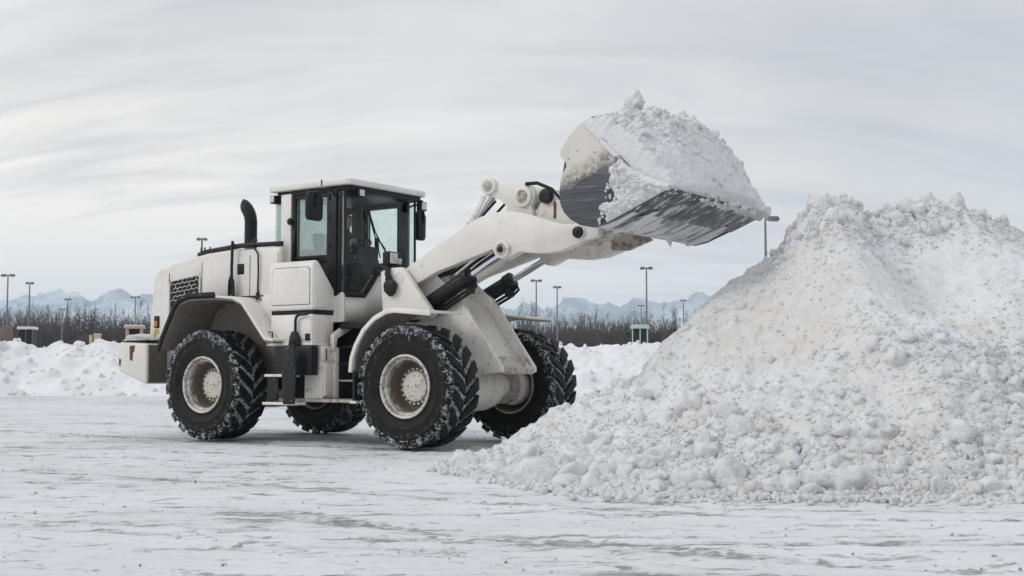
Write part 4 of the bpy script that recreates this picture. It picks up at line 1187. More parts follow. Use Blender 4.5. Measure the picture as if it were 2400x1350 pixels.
# ---- side boxes below the cab
for s in (-1, 1):
    bx = [(-1.25, 1.86), (-1.25, 2.48), (-1.21, 2.555), (-1.14, 2.56), (-.80, 2.15), (-.80, 1.86)]
    tk = MB().prism_yz([(y * -s, z) for y, z in bx], -2.70, -1.83).build('side_tank', PAINT, loader, bevel=.035, seg=3)
    ys = s * 1.262
    MB().prism([(-2.62, 1.94), (-2.62, 2.40), (-2.56, 2.46), (-1.93, 2.46), (-1.89, 2.42), (-1.89, 1.94)], min(ys, ys - s * .02), max(ys, ys - s * .02)).build('tank_door', PAINT, tk, bevel=.008)
    MB().prism([(-2.627, 1.933), (-2.627, 2.404), (-2.562, 2.467), (-1.926, 2.467), (-1.883, 2.424), (-1.883, 1.933)], min(s * 1.2535, s * 1.24), max(s * 1.2535, s * 1.24)).build('door_gap', BLACK, tk)
    MB().prism_yz([(s * 1.21, 1.90), (s * 1.21, 2.40), (s * 1.16, 2.44), (s * .90, 2.16), (s * .90, 1.90)], -1.835, -1.817).build('end_panel', PAINT, tk, bevel=.006)
    MB().box(-2.68, -1.85, min(s * 1.20, s * .8), max(s * 1.20, s * .8), 1.80, 1.875).build('tank_gap', BLACK, tk)
    sk = MB().box(-2.66, -1.85, min(s * 1.235, s * .8), max(s * 1.235, s * .8), 1.40, 1.80).build('side_skirt', PAINT, loader, bevel=.015)
    MB().box(-2.42, -1.87, min(s * 1.246, s * 1.2), max(s * 1.246, s * 1.2), 1.45, 1.74).build('skirt_panel', PAINT, sk, bevel=.006)
    MB().box(-2.72, -1.82, min(s * 1.26, s * .8), max(s * 1.26, s * .8), 1.365, 1.40).build('skirt_edge', PAINT_D, sk, bevel=.006)
    MB().box(-2.05, -1.90, min(s * 1.255, s * 1.22), max(s * 1.255, s * 1.22), 1.43, 1.52).build('vent', BLACK, sk, bevel=.006) if s > 0 else MB().box(-1.97, -1.88, -1.256, -1.22, 1.43, 1.53).build('vent', BLACK, sk, bevel=.006)
    bb = MB().box(-2.10, -1.76, min(s * 1.12, s * .86), max(s * 1.12, s * .86), .62, 1.36).build('lower_box', PAINT_D, loader, bevel=.012)
    MB().box(-2.06, -1.90, min(s * 1.14, s * 1.0), max(s * 1.14, s * 1.0), 1.02, 1.34).build('lower_cover', PAINT, bb, bevel=.01)
    MB().box(-1.79, -1.73, min(s * 1.09, s * .9), max(s * 1.09, s * .9), .66, 1.12).build('lower_cover', PAINT, bb, bevel=.008)
    MB().box(-1.80, -1.735, min(s * 1.135, s * 1.02), max(s * 1.135, s * 1.02), 1.16, 1.33).build('relay_cover', PAINT, bb, bevel=.008)
    MB().box(-1.735, -1.728, min(s * 1.08, s * 1.06), max(s * 1.08, s * 1.06), 1.16, 1.32).build('rust_streak', RUSTM, bb)
    MB().box(-2.56, -.98, min(s * 1.16, s * .5), max(s * 1.16, s * .5), .575, .618).build('sill_plate', PAINT_VD, loader, bevel=.008)
    # boarding ladder with black rubber side straps
    ld = MB().box(-2.52, -1.80, min(s * 1.30, s * 1.16), max(s * 1.30, s * 1.16), .95, 1.35).build('step_box', BLACKM, loader, bevel=.012)
    yo = (min(s * 1.45, s * 1.20), max(s * 1.45, s * 1.20))
    MB().prism([(-2.20, 1.36), (-1.97, 1.36), (-1.93, .94), (-1.96, .55), (-2.17, .55), (-2.20, .94)], min(s * 1.47, s * 1.445), max(s * 1.47, s * 1.445)).build('rubber_strap', RUBBER, ld, bevel=.008)
    MB().prism([(-2.55, .95), (-2.33, .95), (-2.36, .60), (-2.55, .60)], min(s * 1.40, s * 1.37), max(s * 1.40, s * 1.37)).build('rubber_strap', RUBBER, ld, bevel=.008)
    MB().box(-2.56, -2.10, yo[0], yo[1], .925, .965).build('step', PAINT_D, ld, bevel=.012)
    MB().box(-2.60, -1.98, yo[0], yo[1], .535, .575).build('step', PAINT_D, ld, bevel=.012)
    # cab access bay: two slim rungs against the dark frame
    by_ = MB().prism([(-1.50, 1.66), (-1.50, 1.55), (-1.24, 1.40), (-1.18, 1.42), (-1.20, 1.50), (-1.38, 1.62)], min(s * 1.0, s * .92), max(s * 1.0, s * .92)).build('bay_bracket', PAINT_D, loader, bevel=.01) if False else None
    for z in (.86, 1.10, 1.33): MB().box(-1.72, -1.02, min(s * .86, s * .80), max(s * .86, s * .80), z, z + .025).build('rung', BLACKM if z > .9 else PAINT_VD, loader, bevel=.006)
    MB().prism_yz([(s * .98, 1.30), (s * .98, 1.52), (s * .72, 1.66), (s * .60, 1.66), (s * .60, 1.60), (s * .90, 1.46), (s * .93, 1.30)], -1.75, -1.68).build('bay_bracket', PAINT_D, loader, bevel=.008)
    MB().box(-1.80, -1.70, min(s * .92, s * .84), max(s * .92, s * .84), .62, 1.34).build('bay_post', PAINT_D, loader, bevel=.008)
MB().box(-1.70, -1.0, -.84, .84, 1.60, 1.70).build('cab_floor_edge', BLACK, loader, bevel=.01)
MB().box(-1.78, -1.00, -.56, .56, .64, 1.60).build('bay_back', BLACK, loader)
MB().tube([(-2.12, -1.29, 1.40), (-2.12, -1.29, 1.72), (-2.10, -1.29, 1.77), (-2.04, -1.29, 1.795), (-1.90, -1.29, 1.80)], .02, 8).build('grab_handle', BLACKM, loader, smooth=True)
MB().lathe_y([(0, -.06), (.045, -.05), (.05, .05), (0, .06)], (-2.12, -1.29, 1.42), 12).build('handle_boot', BLACK, loader, smooth=True)
MB().prism([(-2.22, 1.36), (-2.02, 1.36), (-2.05, 1.48), (-2.10, 1.56), (-2.16, 1.56), (-2.20, 1.48)], -1.33, -1.26).build('handle_bracket', BLACKM, loader, bevel=.01)
MB().tube([(-2.72, -1.30, 1.38), (-2.72, -1.30, 1.56), (-2.56, -1.30, 1.56), (-2.56, -1.30, 1.40)], .012, 6).build('hose_guard', BLACKM, loader, smooth=True)

# ---- cab
cab = empty('cab', (0, 0, 0), 0, loader)
MB().prism_xy([(-3.12, -.84), (-3.09, -.87), (-1.60, -.88), (-1.52, -.83), (-1.50, .83), (-1.60, .88), (-3.09, .87), (-3.12, .84)], 3.645, 3.735).build('roof', PAINT, cab, bevel=.022, seg=3)
MB().prism_xy([(-3.0, -.80), (-1.60, -.81), (-1.56, -.77), (-1.55, .77), (-1.60, .81), (-3.0, .80)], 3.57, 3.648).build('roof_lining', BLACK, cab, bevel=.01)
MB().box(-2.045, -2.03, -.885, -.87, 3.66, 3.745).build('roof_seam', BLACK, cab)


def wx(y): return -1.675 + .055 * (1 - min(1, abs(y) / .80) ** 2.2)


def wz_(y):
    a = abs(y)
    return 2.12 if a > .42 else (2.46 if a < .14 else 2.46 - (a - .14) / .28 * .34)


ys = [-.76, -.64, -.52, -.42, -.33, -.24, -.14, 0, .14, .24, .33, .42, .52, .64, .76]
V = [(wx(y), y, wz_(y)) for y in ys] + [(wx(y) - .02, y, 3.0) for y in ys] + [(wx(y) - .03, y, 3.56) for y in ys]
np_mesh('windscreen', V, grid_faces(len(ys), 3), GLASS, cab)
edge = [(wx(-.78), -.78, 3.57), (wx(-.78) + .01, -.78, 2.8), (wx(-.78) + .01, -.78, 2.09)] + [(wx(y) + .012, y, wz_(y) - .025) for y in ys[1:-1]] + [(wx(.78) + .01, .78, 2.09), (wx(.78), .78, 3.57)]
MB().tube(edge[2:-2], .042, 6).build('windscreen_seal', BLACK, cab)
for e_ in (edge[:3], edge[-3:]): MB().tube(e_, .020, 6).build('corner_seal', BLACK, cab)
# lower front panel, bowed like the windscreen
V, F = [], []
for y in ys: V += [(wx(y) + .02, y * 1.03, 1.70), (wx(y) + .02, y * 1.03, wz_(y) - .055), (wx(y) - .10, y * 1.03, wz_(y) - .055), (wx(y) - .10, y * 1.03, 1.70)]
for i in range(len(ys) - 1):
    a = i * 4; b_ = a + 4
    F += [(a, b_, b_ + 1, a + 1), (a + 1, b_ + 1, b_ + 2, a + 2), (a + 2, b_ + 2, b_ + 3, a + 3), (a + 3, b_ + 3, b_, a)]
np_mesh('front_panel', np.array(V), np.array(F), PAINT, cab, smooth=False)
for s in (-1, 1):
    a, b_ = (min(s * .82, s * .73), max(s * .82, s * .73))
    MB().box(-2.90, -2.69, a - (.01 if s < 0 else 0), b_ + (.01 if s > 0 else 0), 2.10, 3.60).build('rear_pillar', PAINT, cab, bevel=.02)
    MB().box(-2.69, -1.80, a + .01, b_ - .01, 1.70, 2.12).build('side_panel', PAINT, cab, bevel=.01)
    dr = MB()
    dr.box(-2.685, -2.60, a, b_, 2.57, 3.58); dr.box(-2.60, -1.98, a, b_, 3.51, 3.58); dr.box(-2.60, -1.98, a, b_, 2.57, 2.67)
    dr.box(-1.98, -1.80, a, b_, 2.07, 3.58)
    dr.prism([(-2.36, 2.57), (-2.28, 2.57), (-1.98, 2.16), (-1.98, 2.05), (-2.03, 2.08)], a, b_)
    dr.build('door_frame', BLACK, cab, bevel=.008)
    MB().box(-2.60, -1.98, s * .785 - .004, s * .785 + .004, 2.67, 3.51).build('door_glass', GLASS, cab)
    MB().prism([(-2.28, 2.57), (-1.98, 2.57), (-1.98, 2.16)], s * .785 - .004, s * .785 + .004).build('lower_door_glass', DARKW, cab)
    MB().box(-1.80, -1.69, s * .785 - .004, s * .785 + .004, 2.12, 3.57).build('corner_glass', GLASS, cab)
    if s < 0: MB().box(-1.805, -1.735, -.80, -.74, 2.08, 3.57).build('corner_post', BLACK, cab, bevel=.008)
    MB().box(-1.80, -1.66, min(s * .80, s * .74), max(s * .80, s * .74), 1.70, 2.12).build('corner_panel', PAINT, cab, bevel=.01)
    MB().box(-2.89, -2.70, min(s * .728, s * .70), max(s * .728, s * .70), 2.0, 3.58).build('pillar_trim', INTER, cab, bevel=.01)
    MB().box(-1.985, -1.80, min(s * .825, s * .80), max(s * .825, s * .80), 2.07, 3.55).build('door_post', BLACK, cab, bevel=.012)
    for z in (2.35, 2.75, 3.15, 3.45): MB().cyl((-1.93, s * .822, z), (-1.93, s * .822, z + .09), .022, .022, 10).build('hinge', BLACKM, cab, smooth=True)
    MB().lathe_y([(0, s * .80), (.05, s * .80), (.05, s * .85), (.03, s * .87), (0, s * .87)], (-2.70, 0, 3.19), 12).build('door_latch', BLACK, cab, smooth=True)
    MB().box(-3.06, -2.90, s * .765 - .004, s * .765 + .004, 2.62, 3.62).build('quarter_glass', GLASS, cab)
    MB().box(-3.08, -2.90, min(s * .78, s * .70), max(s * .78, s * .70), 2.54, 2.62).build('quarter_sill', BLACK, cab, bevel=.01)
MB().box(-3.065, -3.055, -.74, .74, 2.62, 3.62).build('rear_glass', GLASS, cab)
MB().box(-3.06, -2.92, -.74, .74, 1.75, 2.60).build('rear_wall', INTER, cab, bevel=.01)
MB().box(-2.9, -1.82, -.72, .72, 1.70, 1.98).build('floor', INTER, cab)
# interior: seat, armrest, console, steering wheel
MB().prism([(-2.72, 2.30), (-2.70, 2.45), (-2.25, 2.50), (-2.20, 2.45), (-2.22, 2.32)], -.26, .26).build('seat_cushion', SEATM, cab, bevel=.03, seg=3)
MB().prism([(-2.80, 2.42), (-2.92, 3.05), (-2.86, 3.10), (-2.78, 3.06), (-2.66, 2.46)], -.17, .23).build('seat_back', SEATM, cab, bevel=.03, seg=3)
MB().box(-2.72, -2.30, -.20, .20, 1.98, 2.32).build('seat_base', INTER, cab, bevel=.02)
for s in (-1, 1): MB().prism([(-2.70, 2.62), (-2.70, 2.72), (-2.25, 2.74), (-2.05, 2.68), (-2.05, 2.60)], s * .36 - .05, s * .36 + .05).build('armrest', SEATM, cab, bevel=.02)
MB().prism([(-2.05, 1.98), (-2.10, 2.50), (-2.04, 2.78), (-1.92, 2.86), (-1.84, 2.80), (-1.86, 2.40), (-1.82, 1.98)], -.14, .16).build('steering_console', INTER, cab, bevel=.03)
st = MB(); c0 = Vector((-2.12, .0, 2.86)); ax_ = Vector((-.45, 0, .89)).normalized(); e1 = Vector((0, 1, 0)); e2 = ax_.cross(e1)
st.tube([c0 + e1 * (.20 * math.cos(t)) + e2 * (.20 * math.sin(t)) for t in np.linspace(0, 2 * math.pi, 25)], .016, 8)
for t in (0.5, 2.6, 4.7): st.tube([c0 - ax_ * .03, c0 + e1 * (.19 * math.cos(t)) + e2 * (.19 * math.sin(t))], .012, 6)
st.cyl(c0 - ax_ * .03, c0 - ax_ * .22, .03, .03, 10)
st.build('steering_wheel', BLACK, cab, smooth=True)
MB().prism([(-2.35, 1.98), (-2.35, 2.55), (-2.05, 2.62), (-1.98, 2.50), (-2.0, 1.98)], .42, .66).build('side_console', INTER, cab, bevel=.02)
MB().tube([(-2.10, -.46, 2.60), (-2.08, -.46, 2.74), (-2.04, -.45, 2.80)], [.014, .014, .024], 8).build('control_lever', BLACK, cab, smooth=True)
MB().prism([(-2.02, 2.55), (-2.02, 2.62), (-1.86, 2.66), (-1.84, 2.58)], -.42, -.16).build('instrument_panel', INTER, cab, bevel=.012)
MB().box(-2.28, -2.22, .55, .60, 2.86, 3.05).build('display', INTER, cab, bevel=.01)
MB().box(-2.70, -2.35, -.66, -.40, 1.98, 2.72).build('side_cabinet', INTER, cab, bevel=.02)
# wiper
MB().tube([(wx(-.33) + .03, -.36, 3.33), (wx(-.2) + .03, -.22, 3.02), (wx(-.1) + .04, -.10, 2.86), (wx(.1) + .04, .09, 2.66), (wx(.2) + .03, .22, 2.50)], .011, 6).build('wiper_arm', BLACK, cab)
MB().tube([(wx(-.33) + .022, -.38, 3.36), (wx(-.2) + .022, -.14, 2.78), (wx(-.1) + .022, -.10, 2.66)], .009, 6).build('wiper_blade', BLACK, cab)
MB().tube([(wx(.2) + .03, .18, 2.48), (wx(0) + .04, -.02, 2.80), (wx(-.1) + .03, -.12, 2.90)], .008, 6).build('wiper_link', BLACK, cab)


# lamps and mirrors
def work_lamp(c, s=.075):
    l = MB().box(c[0] - .06, c[0] + .035, c[1] - s, c[1] + s, c[2] - s * .9, c[2] + s * .9).build('work_lamp', BLACK, cab, bevel=.014)
    MB().box(c[0] + .03, c[0] + .046, c[1] - s * .75, c[1] + s * .75, c[2] - s * .68, c[2] + s * .68).build('lens', LENS, l, bevel=.006)
    MB().box(c[0] - .03, c[0] + .0, c[1] - .015, c[1] + .015, c[2] + s * .8, 3.60).build('bracket', BLACK, l)


work_lamp((-1.55, -.60, 3.545), .065)
work_lamp((-1.54, .80, 3.50), .075)
l = MB().box(-3.10, -3.0, -.86, -.70, 3.48, 3.60).build('work_lamp', BLACK, cab, bevel=.016)
MB().box(-3.09, -3.01, -.868, -.855, 3.495, 3.585).build('lens', LENS, l, bevel=.006)
for s in (-1, 1):
    y0, y1 = (-1.37, -1.07) if s < 0 else (1.04, 1.24)
    zt = 3.52 if s < 0 else 3.50
    zb = 3.11 if s < 0 else 3.03
    m = MB().prism_yz([(y0 + .03, zb), (y0, zb + .05), (y0, zt - .05), (y0 + .04, zt), (y1 - .07, zt), (y1, zt - .09), (y1 - .01, zb + .04), (y1 - .04, zb)], -1.89, -1.81).build('mirror', BLACK, cab, bevel=.02)
    MB().box(-1.893, -1.889, y0 + .03, y1 - .03, zb + .04, zt - .06).build('mirror_glass', MIRROR, m)
    yc = (y0 + y1) / 2
    MB().tube([(-1.84, s * .81, 3.50), (-1.78, s * .92, 3.56), (-1.775, yc - s * .04, 3.555), (-1.79, yc, 3.50), (-1.80, yc + s * .02, 3.3)], .016, 8).build('mirror_arm', BLACK, m, smooth=True)
    # front lamp on its post
    p = MB().prism([(-1.00, 2.36), (-.98, 2.50), (-.86, 2.50), (-.80, 2.36)], s * .66 - .06, s * .66 + .06).build('headlamp_post', BLACK, loader, bevel=.01)
    hl = MB().box(-.96, -.83, s * .66 - .14, s * .66 + .14, 2.47, 2.66).build('headlamp', BLACK, loader, bevel=.025, seg=3)
    MB().box(-.834, -.818, s * .66 - .12, s * .66 + .03, 2.49, 2.64).build('lens', LENS, hl, bevel=.006)
    MB().box(-.834, -.818, s * .66 + .04, s * .66 + .12, 2.49, 2.57).build('indicator', LENS, hl, bevel=.006)
hk = MB().tube([(-.88, -.77, 2.44), (-.86, -.80, 2.34), (-.82, -.80, 2.27), (-.80, -.80, 2.20)], [.035, .04, .035, .045], 10).build('lock_strut', BLACKM, loader, smooth=True)
MB().prism([(-.90, 2.10), (-.91, 2.20), (-.86, 2.27), (-.80, 2.25), (-.74, 2.25), (-.70, 2.17), (-.74, 2.08), (-.80, 2.02)], -.84, -.755).build('lock_hook', BLACKM, hk, bevel=.02)
MB().cyl((-.89, -.76, 2.29), (-.89, -.84, 2.29), .035, .03, 10).build('lock_pin', CHROME, hk, smooth=True)


# ---- lift arms, cylinders, linkage
def circle(cx, cz, r, a0, a1, n=8):
    return [(cx + r * math.cos(t), cz + r * math.sin(t)) for t in np.linspace(a0, a1, n)]


ARM = [(-.80, 2.33), (-.73, 2.40), (.375, 2.97), (.55, 3.04), (.76, 3.088), (.93, 3.095), (1.1, 3.088), (1.3, 3.045), (1.5, 2.985), (1.70, 2.915), (1.88, 2.87), (2.09, 2.86), (2.25, 2.87), (2.36, 2.84), (2.42, 2.77), (2.41, 2.70), (2.34, 2.66), (2.20, 2.64), (2.05, 2.585), (1.85, 2.53), (1.6, 2.51), (1.42, 2.525), (1.20, 2.55), (1.10, 2.50), (.97, 2.455), (.86, 2.50), (.785, 2.605), (-.165, 2.345), (-.56, 2.17), (-.70, 2.16), (-.79, 2.22)]
for s in (-1, 1):
    a, b_ = (-.62, -.47) if s < 0 else (.47, .62)
    arm = MB().prism(ARM, a, b_).build('lift_arm', PAINT if s < 0 else PAINT_D, loader, bevel=.012)
    yo = s * .62; yi = s * .47
    for (cx_, cz_, rr_, out_) in ((.965, 2.59, .125, .055), ):
        ring = MB().cyl((cx_, yi - s * .02, cz_), (cx_, yo + s * out_, cz_), rr_, rr_ * .95, 28).build('pin_boss', PAINT_D, arm, bevel=.012)
        MB().cyl((cx_, yo + s * out_, cz_), (cx_, yo + s * (out_ + .012), cz_), .075, .075, 24).build('pin_ring', PAINT_VD, arm)
        MB().cyl((cx_, yo, cz_), (cx_, yo + s * (out_ + .028), cz_), .048, .045, 6).build('pin_bolt', BLACKM, arm, bevel=.005)
    MB().cyl((2.13, yi - s * .05, 2.745), (2.13, yo + s * .02, 2.745), .098, .098, 28).build('pin_boss', PAINT_D, arm, bevel=.008)
    MB().cyl((2.13, yo, 2.745), (2.13, yo + s * .06, 2.745), .078, .072, 24).build('pin_cap', BLACKM, arm, bevel=.014)
    MB().cyl((2.13, yo, 2.745), (2.13, yo + s * .08, 2.745), .03, .03, 6).build('pin_bolt', BLACKM, arm, bevel=.004)
    MB().cyl((-.70, yi, 2.28), (-.70, s * .76, 2.28), .085, .085, 20).build('pivot_pin', PAINT_D, arm, bevel=.008)
    # lift cylinder
    yc = s * .545
    p0 = Vector((-.60, s * .46, 1.83)); p1 = Vector((.965, s * .52, 2.585)); d = (p1 - p0).normalized()
    cyl = MB().cyl(p0, p0 + d * 1.02, .105, .105, 24).build('lift_cylinder', BLACKM, loader, bevel=.01)
    MB().cyl(p0 + d * .93, p0 + d * 1.05, .125, .125, 20).build('gland', BLACKM, cyl, bevel=.012)
    MB().cyl(p0 + d * 1.0, p1, .047, .047, 20).build('rod', CHROME, cyl, smooth=True)
    MB().cyl(p0 - d * .08 + Vector((0, -s * .1, 0)), p0 - d * .08 + Vector((0, s * .1, 0)), .12, .12, 20).build('base_eye', BLACKM, cyl, bevel=.01)
    nn = Vector((d.z, 0, -d.x))
    for k, off in enumerate((.15, .20)):
        MB().tube([p0 + d * .20 + nn * (off - .04), p0 + d * .5 + nn * off, p0 + d * .95 + nn * off, p0 + d * 1.08 + nn * (off - .03), p0 + d * 1.07 + nn * .08], .020, 6).build('hose', BLACK, cyl, smooth=True)
    MB().box(p0.x + d.x * 1.0 - .04, p0.x + d.x * 1.0 + .06, s * .46 - .05, s * .46 + .05, p0.z + d.z * 1.0 - .22, p0.z + d.z * 1.0 - .10).build('fitting', BLACKM, cyl, bevel=.012)
MB().cyl((.55, -.472, 2.80), (.55, .472, 2.80), .15, .15, 28).build('arm_cross_tube', PAINT_D, loader, smooth=True)
MB().prism([(.35, 2.72), (.40, 2.96), (.85, 3.04), (1.30, 2.98), (1.36, 2.85), (1.1, 2.70)], -.40, .40).build('arm_bridge', PAINT_VD, loader, bevel=.02)
# bell crank
crank_poly = circle(.44, 3.525, .135, R(95), R(250), 10) + [(.60, 3.33), (.73, 3.22), (.62, 3.06), (.70, 2.9), (1.18, 2.9), (1.14, 3.12)] + circle(1.0, 3.335, .175, R(-45), R(62), 8)
bc = MB().prism(crank_poly, -.20, -.10).build('bell_crank', PAINT, loader, bevel=.012)
MB().prism(crank_poly, .06, .16).build('crank_plate', PAINT, bc, bevel=.012)
for (cx_, cz_, r_) in ((.44, 3.525, .125), (1.0, 3.335, .145)):
    MB().cyl((cx_, -.245, cz_), (cx_, .205, cz_), r_, r_, 28).build('pin_boss', PAINT, bc, bevel=.012)
    MB().cyl((cx_, -.262, cz_), (cx_, .22, cz_), r_ * .60, r_ * .60, 24).build('pin_ring', PAINT_VD, bc, bevel=.006)
    MB().cyl((cx_, -.275, cz_), (cx_, .23, cz_), r_ * .42, r_ * .42, 6).build('pin_bolt', PAINT_VD, bc, bevel=.005)
MB().box(.50, .66, -.098, .058, 3.46, 3.60).build('crank_spacer', BLACKM, bc, bevel=.01)
lk = MB().prism([(1.28, 3.30), (1.30, 3.42), (1.40, 3.43), (1.52, 3.33), (1.78, 3.02), (2.30, 2.98), (2.30, 2.80), (1.70, 2.80), (1.05, 2.98), (1.10, 3.08)], -.14, -.06).build('bucket_link', PAINT_D, loader, bevel=.012)
MB().prism([(1.28, 3.30), (1.30, 3.42), (1.40, 3.43), (1.52, 3.33), (1.78, 3.02), (2.30, 2.98), (2.30, 2.80), (1.70, 2.80), (1.05, 2.98), (1.10, 3.08)], .05, .13).build('link_plate', PAINT_D, lk, bevel=.012)
MB().cyl((1.34, -.2, 3.32), (1.34, .18, 3.32), .10, .10, 20).build('link_pin', BLACKM, lk, bevel=.01)
MB().tube([(1.05, -.22, 3.50), (1.22, -.2, 3.50), (1.45, -.2, 3.40), (1.75, -.2, 3.10), (2.0, -.2, 2.92)], .025, 6).build('hose', BLACK, lk, smooth=True)
MB().box(1.45, 1.475, -.155, -.141, 3.02, 3.24).build('rust_streak', RUSTM, lk)
# tilt cylinder
p0 = Vector((-.62, -.02, 2.22)); p1 = Vector((.44, -.02, 3.50)); d = (p1 - p0).normalized()
tcy = MB().cyl(p0, p0 + d * 1.05, .10, .10, 24).build('tilt_cylinder', BLACKM, loader, bevel=.01)
MB().cyl(p0 + d * 1.03, p1, .052, .052, 20).build('rod', CHROME, tcy, smooth=True)
for s in (-1, 1): MB().tube([p0 + d * .9 + Vector((.03, s * .12, -.03)), p0 + d * 1.30 + Vector((.10, s * .12, -.06)), p1 + Vector((.06, s * .12, -.18))], .018, 6).build('hose', BLACK, tcy, smooth=True)
MB().prism([(-.05, 2.90), (-.02, 2.94), (.30, 3.42), (.36, 3.40), (.06, 2.92)], -.17, -.15).build('rod_guard', PAINT_D, tcy, bevel=.004)
# hoses over the front frame
for k, (y, dz) in enumerate(((-.25, 0), (-.12, .03), (.05, .02), (.2, .0))):
    MB().tube([(-1.25, y, 1.85), (-1.0, y, 2.10 + dz), (-.70, y + .03, 2.22 + dz), (-.35, y, 2.28 + dz), (0.0, y - .03, 2.50), (.40, y, 2.72)], .024, 6).build('hydraulic_hose', BLACK, loader, smooth=True)
MB().prism([(-.30, 2.08), (-.30, 2.30), (.02, 2.34), (.10, 2.20), (.0, 2.08)], -.34, -.20).build('valve_block', PAINT_VD, loader, bevel=.02)

# ---- bucket
BS = [(2.62, 3.95), (2.46, 3.80), (2.345, 3.655), (2.345, 3.58), (2.42, 3.50), (2.43, 3.45), (2.36, 3.34), (2.33, 3.18), (2.335, 3.02), (2.39, 2.90), (2.48, 2.81), (2.62, 2.73), (2.80, 2.69), (2.98, 2.72), (3.40, 2.88), (3.77, 3.04), (3.72, 3.085), (3.50, 3.16), (3.27, 3.31), (2.87, 3.71)]
bucket = MB().strip([(2.62, 3.955), (2.50, 3.80), (2.40, 3.62), (2.355, 3.40), (2.34, 3.18), (2.36, 3.02), (2.43, 2.88), (2.54, 2.78), (2.68, 2.72), (2.84, 2.70), (3.0, 2.735), (3.80, 3.052)], -BW + .02, BW - .02, .03).build('bucket', STEEL, loader, bevel=.004)
for s in (-1, 1):
    MB().prism(BS, s * BW - .018, s * BW + .018).build('side_plate', SIDEPLATE, bucket, bevel=.005)
    MB().prism([(3.70, 3.085), (3.50, 3.165), (3.27, 3.315), (2.88, 3.70), (2.92, 3.74), (3.31, 3.36), (3.52, 3.21), (3.72, 3.12)], s * BW - .026, s * BW + .026).build('side_cutter', STEEL, bucket, bevel=.006)
MB().prism([(3.32, 2.838), (3.84, 3.050), (3.85, 3.066), (3.33, 2.858)], -BW - .02, BW + .02).build('cutting_edge', EDGE, bucket, bevel=.004)
for y in (-.95, .95):
    MB().prism([(2.86, 2.655), (2.90, 2.69), (3.42, 2.888), (3.44, 2.872), (3.0, 2.68)], y - .06, y + .06).build('wear_strip', STEEL, bucket, bevel=.004)
for s in (-1, 1):
    for yy in (.40, ): MB().prism([(2.05, 2.60), (2.02, 2.80), (2.16, 2.90), (2.36, 3.05), (2.46, 2.84), (2.66, 2.70), (2.3, 2.58)], s * yy - .025, s * yy + .025).build('bucket_ear', PAINT_VD, bucket, bevel=.008)
for y in (-.11, .09): MB().prism([(2.22, 2.95), (2.20, 3.12), (2.36, 3.30), (2.36, 2.90)], y - .03, y + .03).build('link_ear', PAINT_VD, bucket, bevel=.008)
MB().prism([(2.60, 3.93), (2.63, 4.03), (2.70, 4.06), (2.68, 3.94)], -1.15, -.1).build('spill_guard', BLACKM, bucket, bevel=.004)

# ------------------------------------------------------------------ the snow in the bucket
ldx = np.linspace(0, 1, 110); ldy = np.linspace(-BW + .012, BW + .07, 230)
S_, Yb = np.meshgrid(ldx, ldy)
bmx = np.interp(Yb, [-1.34, -1.26, -.8, -.4, 0, .5, .9, 1.2, 1.36, 1.44], [.04, .25, .46, .56, .56, .55, .48, .37, .22, .0])
cS = np.clip(S_, 1e-4, 1 - 1e-4)
shp = np.sin(np.pi * .945 * cS ** .62) ** .75
bul = bmx * shp
nz_ = fbm(S_ * 5, Yb * 3.2, 4, 500); c1, i1 = cells(S_ * 12 + Yb, Yb * 8, 501); c2, i2 = cells(S_ * 28, Yb * 19, 502)
bul = bul + shp * (.065 * nz_ + (.10 * np.sqrt(np.clip(.45 - c1, 0, 1)) * (i1 > .55) + .05 * np.sqrt(np.clip(.45 - c2, 0, 1)) * (i2 > .4)) * np.clip(1.15 - S_ * 1.3, 0.15, 1)) + .022 * fbm(S_ * 22, Yb * 16, 3, 503)
edge_ = np.minimum.reduce([np.minimum(np.arange(110), 109 - np.arange(110))[None, :] + 0 * S_, np.minimum(np.arange(230), 229 - np.arange(230))[:, None] + 0 * S_])
bul = np.where(edge_ == 0, -.10, bul); bul = np.where((np.arange(110) == 109)[None, :] | (np.arange(110) == 0)[None, :], -.012, bul)
bx_ = 2.60 + 1.20 * S_ + .62 * bul; bz_ = 3.97 - .895 * S_ + .784 * bul - .02
# the snow hangs over the near side of the bucket
ov = np.clip((-BW - Yb) / .06, 0, 1)
V = np.stack([bx_, Yb, bz_], -1).reshape(-1, 3)
load = np_mesh('snow_load', V, grid_faces(len(ldx), len(ldy)), SNOW_LOAD, attrs={'dirt': (.25 * nz_ - .1 - .1 * S_)})
load.location = (LX - .055 * math.sin(-LPSI), LY - .055 * math.cos(LPSI), 0); load.rotation_euler = (0, 0, LPSI)
bucket.location = (0, -.055, 0)
tag(load, 'heaped load of lumpy snow filling the raised loader bucket', 'snow load')
# a solid belly under the heap
r2 = np.random.default_rng(8)
belly = MB().prism([(2.60, 3.93), (2.43, 3.60), (2.38, 3.2), (2.42, 2.98), (2.55, 2.83), (2.82, 2.75), (3.0, 2.78), (3.78, 3.075)], -BW + .03, BW - .03).build('packed_snow', SNOW_LOAD, load)
n = 1500
ss = r2.uniform(0.0, .97, n); yy = r2.uniform(-BW + .06, BW + .03, n)
ix = (ss * 109).astype(int); iy = np.clip(((yy + BW - .012) / (2 * BW + .058) * 229).astype(int), 1, 228); ix = np.clip(ix, 1, 108)
keep = r2.uniform(size=n) < np.clip(1.25 - ss * 1.5, .18, 1)
ss, yy, ix, iy = ss[keep], yy[keep], ix[keep], iy[keep]
s_ = np.clip(.014 * (1 - r2.uniform(size=len(ss)) * .99) ** -.42, .014, .085)
P = np.stack([bx_[iy, ix], yy, bz_[iy, ix]], 1)
od = np.argsort(-s_)
place_chunks(load, P[od[:40]], s_[od[:40]], r2)
